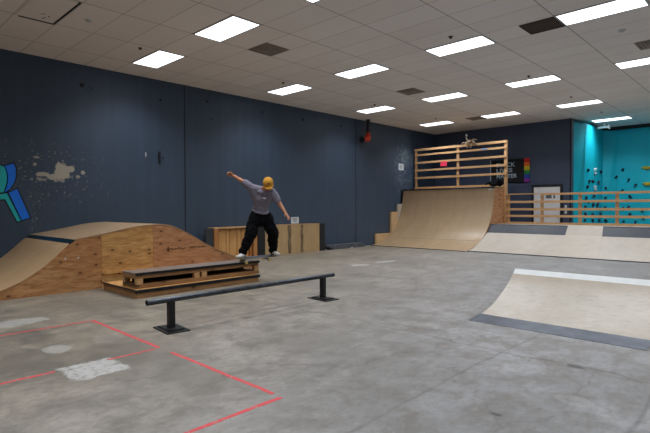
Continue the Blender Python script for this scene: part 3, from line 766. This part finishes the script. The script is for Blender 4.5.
# black bundled jacket on deck
t = thing('black_jacket', 'black crumpled jacket lying at the right end of the quarter pipe deck', 'jacket', (-7.35, 16.2, 2.06))
m = MB()
m.ell((-7.02+-.2, 16.2, 2.20), (.13, .12, .13)).ell((-7.34, 16.2, 2.19), (.15, .12, .09)).limb([(-7.4, 16.15, 2.22), (-7.55, 16.1, 2.2), (-7.68, 16.1, 2.16)], [.06, .045, .03])
m.ell((-7.40, 16.14, 2.14), (.16, .1, .07))
o = m.build('cloth', M['black_cloth'], t, smooth=True)
r = o.modifiers.new('r', 'REMESH'); r.mode = 'VOXEL'; r.voxel_size = .015; r.use_smooth_shade = True
MB().limb([(-7.18, 16.1, 2.22), (-7.14, 16.08, 2.27), (-7.2, 16.08, 2.3)], [.025, .025, .02], 10).build('sleeve', M['black_cloth'], t, smooth=True)

# ------------------------------------------------------------------ mini ramp / long bank at the back
MX0, MX1 = -7.22, 4.5
CX0T, CX1T, CX0B, CX1B = -4.80, -3.86, -4.78, -3.62
base = smooth_curve([(13.92, .006), (14.25, .07), (14.6, .19), (14.95, .36), (15.25, .525)], 4)
strip = [(15.25, .525), (15.5, .785)]
t = thing('long_bank', 'long pale bank ramp with dark top strip along the back of the hall', 'skate ramp', (-1.3, 14.7, 0))
for x0, x1 in ((MX0, CX0T), (CX1T+.01, -1.3), (-1.295, 1.2), (1.205, MX1)):
    MB().sheet(base, x0, x1, .012).build('riding_surface', M['pale'], t)
    MB().sheet(strip, x0, x1, .012).build('top_strip', M['dark_strip'], t)
MB().box(MX0, MX1, 13.85, 13.935, 0, .018).build('foot_edge', M['steel_dark'], t)
# lighter roll-in sheet in the centre
cen = [(13.93, .016)]+[(y-.01, z+.012) for y, z in base[3:]]+[(15.5, .80)]
m = MB(); vs = []; k = len(cen)
for (y, z) in cen:
    u = (y-cen[0][0])/(cen[-1][0]-cen[0][0])
    vs += [(CX0B+(CX0T-CX0B)*u, y, z), (CX1B+(CX1T-CX1B)*u, y, z)]
n0 = len(vs); vs += [(x, y+.006, z-.014) for x, y, z in vs]
fs = [(2*i, 2*i+1, 2*i+3, 2*i+2) for i in range(k-1)]; fs += [tuple(q+n0 for q in reversed(f)) for f in fs]
fs += [(2*i, 2*i+2, n0+2*i+2, n0+2*i) for i in range(k-1)]+[(2*i+1, n0+2*i+1, n0+2*i+3, 2*i+3) for i in range(k-1)]+[(0, n0, n0+1, 1), (2*k-2, 2*k-1, n0+2*k-1, n0+2*k-2)]
m.add(vs, fs); m.build('roll_in_sheet', wood('beige_roll_in_sheet', '#c3bbb0', '#b0a69a', (1, 1, 1), .45, 0, .8, .7, (2, 2, 2)), t)
MB().tube((MX0, 15.51, .785), (CX0T, 15.51, .785), .018, n=12).tube((CX1T, 15.51, .785), (MX1, 15.51, .785), .018, n=12).build('coping', M['curb'], t)
MB().box(MX0, MX1, 15.53, 16.9, .76, .785).build('deck', M['pale'], t)
MB().box(MX0+.03, MX1-.03, 16.86, 16.89, 0, .76).build('back_panel', M['ply_c'], t)
pr = [(14.5, 0)]+[(y, z-.03) for y, z in base if y > 14.5]+[(15.5, .74), (16.85, .74), (16.85, 0)]
MB().prism_x(pr, MX1-.03, MX1).build('side_panel', M['ply_c'], t)

t = thing('mini_ramp_railing', 'long low pine railing on the deck of the back bank ramp', 'railing', (-2, RY, .785))
xs = [-7.07, -5.94, -4.78, -3.755, -2.6, -1.45, -.3, .85, 2.0, 3.15, 4.4]
for k, x in enumerate(xs):
    MB().box(x-.045, x+.045, RY-.04, RY, .785, 1.80 if k != 1 else 1.78).build('post', M['lumber_far'], t)
for z, h, x0 in ((1.785, .07, -5.95), (1.535, .075, -7.15), (1.285, .075, -7.15), (1.06, .075, -7.15)):
    MB().box(x0, 4.45, RY-.075, RY-.041, z-h/2, z+h/2).build('rail', M['lumber_far'], t)
MB().box(-7.15, -5.95, RY-.075, RY-.041, 1.79, 1.82).build('rail', M['lumber_far'], t)
MB().box(-7.15, 4.45, RY-.075, RY-.041, .79, .855).build('toe_board', M['lumber'], t)

# ------------------------------------------------------------------ back wall: door, banner
m = MB().box(-6.85, -5.93, YB-.02, YB-.001, 0, 2.09)
d = tag(m.build('door_1', M['door']), kind='structure')
fr = MB().box(-6.93, -6.85, YB-.04, YB-.001, 0, 2.17).box(-5.93, -5.85, YB-.04, YB-.001, 0, 2.17).box(-6.85, -5.93, YB-.04, YB-.001, 2.09, 2.17)
fo = fr.build('door_frame', M['black_board'], d)
MB().tube((-6.0, YB-.02, 1.0), (-6.0, YB-.06, 1.0), .03).build('door_handle', M['steel_dark'], d)
MB().box(-6.42, -6.22, YB-.024, YB-.02, 1.67, 1.80).build('door_sign', M['ink'], d)
MB().box(-6.16, -6.10, YB-.024, YB-.02, 1.66, 1.79).build('door_sign', M['ink'], d)
t = thing('white_switch_box', 'small white box on the dark wall end beside the teal wall', 'switch box', (-5.75, YB-.03, 1.0))
MB().box(-5.77, -5.70, YB-.05, YB, 1.12, 1.42).build('box', M['white'], t, bevel=.006)
MB().box(-5.75, -5.72, YB-.056, YB-.05, 1.22, 1.32).build('switch', M['ink'], t)
t = thing('banner', 'black banner with white lettering and rainbow stripe on the dark back wall', 'banner', (-7.75, YB-.03, 2.3))
def wavy(x0, x1, z0, z1, nx, nz, yb):
    def Yf(x, z): return yb-.008*math.sin(7*x+4*z)-.006*math.sin(3*x-9*z)
    vs = []; fs = []
    for s_ in (0, 1):
        for j in range(nz+1):
            for i in range(nx+1):
                x = x0+(x1-x0)*i/nx; z = z0+(z1-z0)*j/nz+.015*math.sin(2.2*(x+8.3)); vs.append((x, Yf(x, z)-(.004 if s_ else 0), z))
    N = (nx+1)*(nz+1)
    for j in range(nz):
        for i in range(nx):
            a = j*(nx+1)+i; q = (a, a+1, a+nx+2, a+nx+1); fs.append(tuple(reversed(q))); fs.append(tuple(v+N for v in q))
    for i in range(nx):
        a = i; b = nz*(nx+1)+i; fs += [(a, a+1, a+1+N, a+N), (b, b+N, b+1+N, b+1)]
    for j in range(nz):
        a = j*(nx+1); b = a+nx; fs += [(a, a+N, a+nx+1+N, a+nx+1), (b, b+nx+1, b+nx+1+N, b+N)]
    return MB().add(vs, fs)
wavy(-8.50, -7.21, 2.27, 3.17, 40, 20, YB-.03).build('cloth', M['flag_black'], t, smooth=True)
zz = [2.27+.15*k for k in range(7)]
for k, nm in enumerate(('purple', 'blue', 'green', 'yellow', 'orange', 'red')):
    wavy(-7.209, -6.995, zz[k], zz[k+1], 8, 4, YB-.03).build('rainbow_stripe', M['flag_'+nm], t, smooth=True)
MB().box(-8.515, -8.485, YB-.062, YB-.05, 2.30, 3.19).build('hem_strip', M['flag_text'], t)
for s_, z, w in (('BLACK', 2.905, .73), ('LIVES', 2.69, .62), ('MATTER', 2.47, .80)):
    text_mesh('lettering', s_, .215, M['flag_text'], (-8.26, YB-.058, z), (PI/2, 0, 0), t, w, .005)

# ------------------------------------------------------------------ climbing wall furniture
holds = [(1, -5.32, 19.28, 2.69, 1.0, -0.02, 0.0), (2, -5.31, 20.09, 2.75, 1.0, 0.04, -0.0), (2, -5.35, 21.0, 2.7, 1.0, 0.04, -0.0), (2, -5.31, 20.09, 2.6, 1.0, 0.04, -0.0), (1, -5.31, 19.79, 2.31, 1.0, -0.02, 0.0), (1, -5.32, 19.43, 2.29, 1.0, -0.02, 0.0), (1, -5.32, 19.21, 2.08, 1.0, -0.02, 0.0), (2, -5.31, 20.11, 2.11, 1.0, 0.04, -0.0), (2, -5.33, 20.61, 2.29, 1.0, 0.04, -0.0), (2, -5.31, 20.11, 2.0, 1.0, 0.04, -0.0), (3, -5.25, 21.41, 2.09, 0.32, -0.95, 0.03), (3, -4.93, 21.6, 2.53, 0.56, -0.83, 0.0), (4, -4.71, 21.6, 2.79, 0.01, -1.0, 0.0), (4, -4.51, 21.6, 2.41, 0.01, -1.0, 0.0), (4, -4.29, 21.6, 2.19, 0.01, -1.0, 0.0), (4, -4.71, 21.6, 2.0, 0.01, -1.0, 0.0), (1, -5.33, 19.07, 1.69, 1.0, -0.02, 0.0), (1, -5.31, 19.95, 1.75, 1.0, -0.02, 0.0), (1, -5.32, 19.36, 1.55, 1.0, -0.02, 0.0), (1, -5.31, 19.95, 1.56, 1.0, -0.02, 0.0), (2, -5.33, 20.63, 1.56, 1.0, 0.04, -0.0), (3, -5.26, 21.39, 1.71, 0.32, -0.95, 0.03), (1, -5.33, 18.99, 1.37, 1.0, -0.02, 0.0), (1, -5.31, 19.89, 1.41, 1.0, -0.02, 0.0), (2, -5.33, 20.44, 1.41, 1.0, 0.04, -0.0), (3, -5.27, 21.38, 1.31, 0.32, -0.95, 0.03), (1, -5.33, 19.0, 1.11, 1.0, -0.02, 0.0), (1, -5.31, 19.81, 1.08, 1.0, -0.02, 0.0), (2, -5.34, 20.93, 1.1, 1.0, 0.04, -0.0), (1, -5.33, 18.94, 0.89, 1.0, -0.02, 0.0), (1, -5.31, 19.81, 0.87, 1.0, -0.02, 0.0), (2, -5.34, 20.73, 0.85, 1.0, 0.04, -0.0), (3, -5.25, 21.37, 0.83, 0.56, -0.83, 0.0), (4, -4.49, 21.6, 1.36, 0.01, -1.0, 0.0), (4, -4.68, 21.6, 1.31, 0.01, -1.0, 0.0), (4, -4.46, 21.6, 1.07, 0.01, -1.0, 0.0), (4, -4.67, 21.6, 0.77, 0.01, -1.0, 0.0), (4, -4.27, 21.6, 0.78, 0.01, -1.0, 0.0), (4, -4.05, 21.61, 1.21, 0.01, -1.0, 0.0), (4, -4.04, 21.61, 0.94, 0.01, -1.0, 0.0), (4, -4.47, 21.6, 1.75, 0.01, -1.0, 0.0), (4, -3.94, 21.61, 2.82, 0.01, -1.0, 0.0), (4, -3.89, 21.61, 2.22, 0.01, -1.0, 0.0)]
white_ix = {1, 3, 7, 9}; yellow_ix = {41, 42}
facet = {1: 'the narrow bright left facet of the teal wall', 2: 'the second shaded facet of the teal wall', 3: 'the corner facet of the teal wall', 4: 'the broad right face of the teal wall'}
ordn = ['highest', 'second highest', 'third highest', 'fourth highest', 'fifth highest', 'sixth highest', 'seventh highest', 'eighth highest', 'ninth highest', 'tenth highest', 'eleventh highest', 'twelfth highest', 'thirteenth highest', 'fourteenth highest', 'fifteenth highest']
rank = {}
for k, h in enumerate(holds):
    colk = 'white' if k in white_ix else 'yellow' if k in yellow_ix else 'dark navy'
    rank.setdefault((h[0], colk), []).append((h[3], k))
for key, lst in rank.items():
    lst.sort(reverse=True)
    for r_, (z, k) in enumerate(lst):
        f, x, y, z, nx, ny, nz = holds[k]
        mt = M['hold_white'] if key[1] == 'white' else M['hold_yellow'] if key[1] == 'yellow' else M['hold']
        nrm = Vector((nx, ny, nz)).normalized(); R = nrm.to_track_quat('Z', 'Y').to_matrix()
        big = 1.7 if key[1] == 'yellow' else random.uniform(.6, .95)
        w, hh = (.13, .035) if key[1] == 'yellow' else (.075, .06)
        rr = random.Random(k); m = MB()
        c = Vector((x, y, z))
        up = Vector((0, 0, 1)); side = nrm.cross(up).normalized(); RR = Matrix((side, up, nrm)).transposed()
        m.ell(c+nrm*.02, (w*big*.75, hh*big, .06), RR, 12, 8)
        m.ell(c+nrm*.03+side*rr.uniform(-.05, .05)+up*rr.uniform(-.05, .04), (w*big*.5, hh*big*.7, .055), RR, 10, 8)
        m.ell(c+nrm*.02+side*rr.uniform(-.07, .07)-up*rr.uniform(.03, .08), (.022, .04, .03), RR, 8, 6)
        solo(m, 'climbing_hold', mt, '%s climbing hold, %s on %s' % (key[1], ordn[r_] if len(lst) > 1 else 'the only one of its colour', facet[f]), 'climbing hold', (x, y, z), 'climbing holds on the teal wall', smooth=True)
t = thing('wall_fixture', 'small white fixture high on the teal wall beneath the far ceiling light', 'wall fixture', (-5.15, 20.2, 4.3))
MB().box(-5.22, -4.85, 20.1, 20.2, 4.26, 4.33).build('housing', M['white'], t, bevel=.01)
MB().box(-4.86, -4.82, 20.08, 20.22, 4.22, 4.35).build('end_cap', M['white'], t)
MB().box(-5.0, -4.97, 20.15, 20.18, 4.33, CZ).build('hanger', M['white'], t)
struct(MB().box(-5.5, 9, 21.5, 21.53, 4.33, CZ), 'trim_5', M['black_board'])

# ------------------------------------------------------------------ skateboard
t = thing('skateboard', 'skateboard grinding along the edge of the wooden ledge under the skater', 'skateboard', (-7.30, 5.74, .44))
SBX, SY0, SY1, SZ = -7.30, 5.27, 6.24, .446
def deck_mesh(th0, th1, shrink):
    nx, ny = 8, 30; vs = []; L = (SY1-SY0)/2
    for top in (1, 0):
        for j in range(ny+1):
            v = -1+2*j/ny; y = (SY0+SY1)/2+v*(L-shrink)
            hw = .102*(max(0, 1-max(0, (abs(v)-.72)/.28)**2.2))**.5-shrink*.5
            hw = max(hw, .012)
            k = max(0, abs(v)-.68); zk = k*.30*L*1.1
            for i in range(nx+1):
                w = -1+2*i/nx
                vs.append((SBX+w*hw, y, SZ+zk+.006*w*w+(th1 if top else th0)))
    N = (nx+1)*(ny+1); fs = []
    for j in range(ny):
        for i in range(nx):
            a = j*(nx+1)+i; q = (a, a+1, a+nx+2, a+nx+1); fs += [q, tuple(p+N for p in reversed(q))]
    for i in range(nx): fs += [(i, i+N, i+1+N, i+1), (N-1-i, N-2-i, 2*N-2-i, 2*N-1-i)]
    for j in range(ny):
        a = j*(nx+1); fs += [(a, a+nx+1, a+nx+1+N, a+N), (a+nx, a+nx+N, a+2*nx+1+N, a+2*nx+1)]
    return MB().add(vs, fs)
deck_mesh(-.006, .005, 0).build('deck', M['deck_wood'], t, smooth=False)
deck_mesh(.005, .0065, .004).build('grip_tape', plain('worn_grey_grip_tape', '#4d4f55', .7), t)
for y in (5.42, 5.97):
    tr = MB().tube((SBX-.085, y, .397), (SBX+.085, y, .397), .009, n=10).ell((SBX, y, .412), (.035, .028, .024)).box(SBX-.03, SBX+.03, y-.04, y+.04, .424, .438).build('truck', M['truck'], t, smooth=False)
    for s_ in (-1, 1):
        MB().hollow((SBX+s_*.085-.017, y, .397), (SBX+s_*.085+.017, y, .397), .028, .008, 20).build('wheel', M['wheel'], t)

# the board leans a little towards its outer wheels, which hang beside the ledge
_piv = Vector((-7.37, 5.74, .372)); _rot = Matrix.Rotation(math.radians(7), 4, 'Y')
t.matrix_basis = Matrix.Translation(_piv) @ _rot @ Matrix.Translation(-_piv) @ t.matrix_basis

# ------------------------------------------------------------------ skater
V = Vector
pel = V((-7.215, 5.76, 1.27)); belly = V((-7.185, 5.745, 1.39)); chest = V((-7.115, 5.715, 1.56)); uch = V((-7.06, 5.70, 1.68)); neck = V((-7.0, 5.69, 1.735)); head = V((-6.885, 5.685, 1.812))
shR = V((-7.165, 5.555, 1.735)); shL = V((-6.935, 5.815, 1.665))
elR = V((-7.295, 5.40, 1.872)); wrR = V((-7.415, 5.30, 1.972))
elL = V((-6.83, 5.905, 1.455)); wrL = V((-6.69, 5.92, 1.285))
hpR = V((-7.275, 5.685, 1.20)); hpL = V((-7.155, 5.855, 1.20))
knR = V((-7.235, 5.535, .885)); anR = V((-7.325, 5.435, .545))
knL = V((-7.075, 5.94, .90)); anL = V((-7.255, 6.10, .535))
person = thing('person', 'person in mustard cap, grey t-shirt and baggy black trousers balancing on a skateboard', 'person', (-7.29, 5.76, .445))
saxis = (shL-shR).normalized()
up = (uch-pel).normalized()
fw = saxis.cross(up).normalized()
camdir = V((.69, -.72, 0))
if fw.dot(camdir) < 0: fw = -fw
up = fw.cross(saxis); up = up if up.z > 0 else -up
TR = Matrix((saxis, fw, up)).transposed()
# head frame: looking down and a little to the picture's right
hf = (V((.69, -.72, 0))*.74+V((.72, .69, 0))*.22+V((0, 0, -.72))).normalized()
hs = V((.72, .69, 0)); hs = (hs-hf*hs.dot(hf)).normalized()
hu = hs.cross(hf); hu = hu if hu.z > 0 else -hu
HR = Matrix((hs, hf, hu)).transposed()
def H(a, b, c): return head+HR@V((a, b, c))

def remesh(o, size, smooth=2, disp=None):
    r = o.modifiers.new('remesh', 'REMESH'); r.mode = 'VOXEL'; r.voxel_size = size; r.use_smooth_shade = True
    if smooth:
        s_ = o.modifiers.new('smooth', 'SMOOTH'); s_.iterations = smooth; s_.factor = .6
    if disp:
        tx = bpy.data.textures.new(o.name+'_folds', 'CLOUDS'); tx.noise_scale = disp[0]; tx.noise_depth = 2
        d = o.modifiers.new('folds', 'DISPLACE'); d.texture = tx; d.strength = disp[1]; d.mid_level = .5; d.texture_coords = 'LOCAL'
    return o
b = MB()
# trunk, neck, skull
for c, r_ in ((pel, (.15, .105, .11)), (belly, (.135, .10, .12)), (chest, (.155, .105, .13)), (uch, (.165, .085, .07))): b.ell(c, r_, TR, 20, 12)
b.limb([uch, neck, head-HR@V((0, .02, .03))], [.065, .056, .05])
b.ell(head+HR@V((0, -.012, .022)), (.074, .095, .088), HR, 20, 14)
b.ell(head+HR@V((0, .03, -.045)), (.056, .058, .062), HR, 16, 10)
b.ell(H(0, .062, -.085), (.03, .025, .022), HR, 12, 8)             # chin
b.limb([H(0, .088, .005), H(0, .108, -.028)], [.009, .014], 10)      # nose
b.ell(H(0, .09, -.058), (.022, .01, .007), HR, 10, 6)                # lips
b.ell(H(0, .089, -.068), (.019, .01, .006), HR, 10, 6)
for s_ in (-1, 1):
    b.ell(H(s_*.076, -.005, -.01), (.010, .02, .031), HR, 10, 8)     # ears
    b.ell(H(s_*.03, .085, .022), (.02, .012, .007), HR, 8, 6)        # brow
# arms
b.limb([shR, elR, wrR], [.056, .041, .027]); b.limb([shL, elL, wrL], [.056, .041, .027])
b.limb([uch, shR], [.07, .055]); b.limb([uch, shL], [.07, .055])
# legs (under the trousers)
b.limb([hpR, knR, anR], [.085, .058, .04]); b.limb([hpL, knL, anL], [.085, .058, .04])
# hands
def hand(wr, fore, palm_n, curl, mir):
    """wr wrist, fore direction of the hand, palm_n palm normal (side the fingers curl to)"""
    f = fore.normalized(); n = (palm_n-f*palm_n.dot(f)).normalized(); s_ = f.cross(n)*mir
    RR = Matrix((s_, n, f)).transposed()
    pc = wr+f*.05
    b.limb([wr, wr+f*.02], [.026, .026])
    b.ell(pc, (.042, .017, .052), RR, 14, 10)
    for k, (off, L) in enumerate(((.030, .070), (.010, .078), (-.011, .073), (-.031, .057))):
        base = wr+f*.085+s_*off; p = [pc+s_*off*.7, base]; d = f.copy(); a = curl
        for q, frac in enumerate((.45, .32, .23)):
            ang = a*(q+.6); dd = f*math.cos(ang)+n*math.sin(ang)+s_*off*1.5
            p.append(p[-1]+dd.normalized()*L*frac)
        b.limb(p, [.010, .0095, .009, .0082, .0075], 8)
    tb = wr+f*.025+s_*.028
    b.limb([tb, tb+(f*.6+s_*.7+n*.35).normalized()*.036, tb+(f*.6+s_*.7+n*.35).normalized()*.036+(f*.9+s_*.15+n*.5).normalized()*.03], [.013, .0105, .009], 8)
hand(wrR, (wrR-elR).normalized()+V((0, 0, -.15)), V((.55, -.6, -.55)), 1.05, 1)
hand(wrL, (wrL-elL).normalized()+V((.1, .05, 0)), V((-.7, -.2, -.3)), .35, -1)
# feet
def foot(an, d, base_z, mb, grow=0.0):
    d = V((d.x, d.y, 0)).normalized(); s_ = V((-d.y, d.x, 0)); RR = Matrix((s_, d, V((0, 0, 1)))).transposed()
    z = base_z
    heel = V((an.x, an.y, 0))-d*.03
    mb.ell(V((heel.x, heel.y, z+.045)), (.037+grow, .045+grow, .045), RR)
    mid = heel+d*.09; mb.ell(V((mid.x, mid.y, z+.04)), (.042+grow, .09+grow, .040), RR)
    toe = heel+d*.17; mb.ell(V((toe.x, toe.y, z+.030)), (.048+grow, .065+grow, .030), RR)
fdR = V((.35, -.94, 0)); fdL = V((.97, -.15, 0)); FZ = .446
foot(anR, fdR, FZ+.012, b); foot(anL, fdL, FZ+.012, b)
remesh(b.build('body', M['skin'], person, smooth=True), .0055, 2)

# eyes, hair
for s_ in (-1, 1):
    e = MB().ell(H(s_*.03, .083, .003), (.013, .009, .007), HR, 10, 8).build('eye', M['white'], person, smooth=True)
hm = MB().ell(head+HR@V((0, -.022, .018)), (.080, .092, .078), HR, 20, 12)
hm.ell(H(0, -.07, -.03), (.062, .03, .05), HR)
hm.build('hair', M['hair'], person, smooth=True)
# cap: crown + brim + band
cp = MB(); nu, nv = 28, 9; vs = []; fs = []
for j in range(nv+1):
    th = (PI/2)*j/nv
    for i in range(nu):
        ph = 2*PI*i/nu
        for_ = (math.sin(th+.0) if j else 0)
        vs.append(H(.090*math.sin(th)*math.cos(ph), -.008+.108*math.sin(th)*math.sin(ph), .034+.092*math.cos(th)))
for j in range(nv):
    for i in range(nu): fs.append((j*nu+i, (j+1)*nu+i, (j+1)*nu+(i+1) % nu, j*nu+(i+1) % nu))
cp.add(vs, fs)
cap = cp.build('cap', M['cap'], person, smooth=True)
so = cap.modifiers.new('solid', 'SOLIDIFY'); so.thickness = .004; so.offset = 1
br = MB(); vs = []; fs = []; na, nr = 16, 5
for j in range(nr+1):
    for i in range(na+1):
        a = PI*(.06+.88*i/na); w = j/nr
        x = .088*math.cos(a)*(1+.04*w); y = -.008+.100*math.sin(a)*(1)+.075*w*math.sin(a)**.6
        vs.append(H(x, y, .038-.018*w-.030*(x/.09)**2))
for j in range(nr):
    for i in range(na): a = j*(na+1)+i; fs.append((a, a+1, a+na+2, a+na+1))
br.add(vs, fs); brim = br.build('brim', M['cap'], cap, smooth=True)
so = brim.modifiers.new('solid', 'SOLIDIFY'); so.thickness = .006
MB().ell(H(0, -.008, .128), (.010, .010, .006), HR, 10, 6).build('button', M['cap'], cap)
MB().ell(H(0, .083, .078), (.030, .012, .018), HR, 14, 8).build('cap_print', M['cap_print'], cap, smooth=True)

# t-shirt
s = MB()
for c, r_ in ((pel+V((0, 0, .085)), (.160, .130, .08)), (pel+V((.01, -.005, .05)), (.168, .138, .045)), (belly, (.142, .122, .12)), (chest, (.168, .128, .13)), (uch-V((0, 0, .005)), (.178, .105, .072))): s.ell(c, r_, TR, 22, 12)
s.limb([uch+V((-.02, -.005, .01)), shR, shR.lerp(elR, .62)], [.085, .080, .072]); s.limb([uch+V((0, 0, -.005)), shL, shL.lerp(elL, .60)], [.085, .080, .072])
s.limb([shR.lerp(elR, .62), shR.lerp(elR, .72)], [.072, .07]); s.limb([shL.lerp(elL, .6), shL.lerp(elL, .70)], [.072, .07])
s.limb([shR+V((0, 0, -.05)), belly], [.075, .11]); s.limb([shL+V((0, 0, -.05)), belly], [.075, .11])
s.limb([uch, uch.lerp(neck, .45)], [.085, .068])
shirt = remesh(s.build('shirt', M['shirt'], person, smooth=True), .008, 2, (.09, .016))
pr_ = chest+fw*.122+saxis*.055+up*.05
MB().obox(pr_, (.055, .03, .018), TR.to_euler()).build('shirt_print', M['shirt_mark'], shirt)

# trousers
p = MB()
p.ell(pel+V((-.005, 0, .01)), (.160, .126, .085), TR, 20, 12)
p.ell(pel+V((-.01, 0, -.12)), (.150, .150, .13), None)
def zig(a, bb, n_, r0, r1, amp):
    pts, rs = [], []
    for i in range(n_+1):
        u = i/n_; q = a.lerp(bb, u); pts.append(q+V((amp*math.sin(i*2.1), amp*math.cos(i*1.7), 0))); rs.append(r0+(r1-r0)*u+.005*math.sin(i*2.6))
    return pts, rs
for hp, kn, an in ((hpR, knR, anR), (hpL, knL, anL)):
    pts, rs = zig(hp, kn, 4, .118, .113, .008); p.limb(pts, rs, 16)
    pts, rs = zig(kn, an+V((0, 0, .02)), 5, .106, .076, .008); p.limb(pts, rs, 16)
    pts, rs = [an+V((0, 0, .035)), an+V((0, 0, .0))], [.070, .064]; p.limb(pts, rs, 16)
remesh(p.build('trousers', M['black_cloth'], person, smooth=True), .009, 2, (.06, .042))

# shoes
for an, d in ((anR, fdR), (anL, fdL)):
    q = MB(); foot(an, d, FZ+.014, q, .008)
    q.limb([V((an.x, an.y, FZ+.06)), V((an.x, an.y, FZ+.095))], [.045, .045], 14)
    sh = remesh(q.build('shoe', M['shoe'], person, smooth=True), .007, 1)
    dd = d.normalized(); s2 = V((-dd.y, dd.x, 0)); heel = V((an.x, an.y, 0))-dd*.03
    prof = []
    for k in range(28):
        a = 2*PI*k/28; yy = .075+.155*math.sin(a); xx = .05*math.cos(a)*(1 if yy > .08 else .86)
        w = heel+dd*yy+s2*xx; prof.append((w.x, w.y))
    MB().prism_z(prof, FZ+.002, FZ+.022).build('sole', M['sole'], sh)

# ------------------------------------------------------------------ world, camera, view
w = bpy.data.worlds.new('world'); scene.world = w; w.use_nodes = True
w.node_tree.nodes['Background'].inputs[0].default_value = (.5, .55, .6, 1); w.node_tree.nodes['Background'].inputs[1].default_value = .02
cd = bpy.data.cameras.new('camera'); cam = bpy.data.objects.new('camera', cd); COL.objects.link(cam)
yaw, pitch, roll = .764812, -.0192544, -.0043319
F = V((-math.sin(yaw)*math.cos(pitch), math.cos(yaw)*math.cos(pitch), math.sin(pitch))); R0 = V((math.cos(yaw), math.sin(yaw), 0)); U0 = R0.cross(F)
R1 = R0*math.cos(roll)+U0*math.sin(roll); U1 = U0*math.cos(roll)-R0*math.sin(roll)
mw = Matrix((R1, U1, -F)).transposed().to_4x4(); mw.translation = V((0, 0, 1.3859)); cam.matrix_world = mw
cd.sensor_width = 36; cd.sensor_fit = 'HORIZONTAL'; cd.lens = 36*485.2864/650; cd.clip_start = .05; cd.clip_end = 200
scene.camera = cam
scene.view_settings.view_transform = 'Standard'; scene.view_settings.look = 'None'
scene.view_settings.gamma = 1; scene.view_settings.use_curve_mapping = False; scene.view_settings.exposure = 0
scene.cycles.use_denoising = True
scene.cycles.max_bounces = 8; scene.cycles.diffuse_bounces = 5
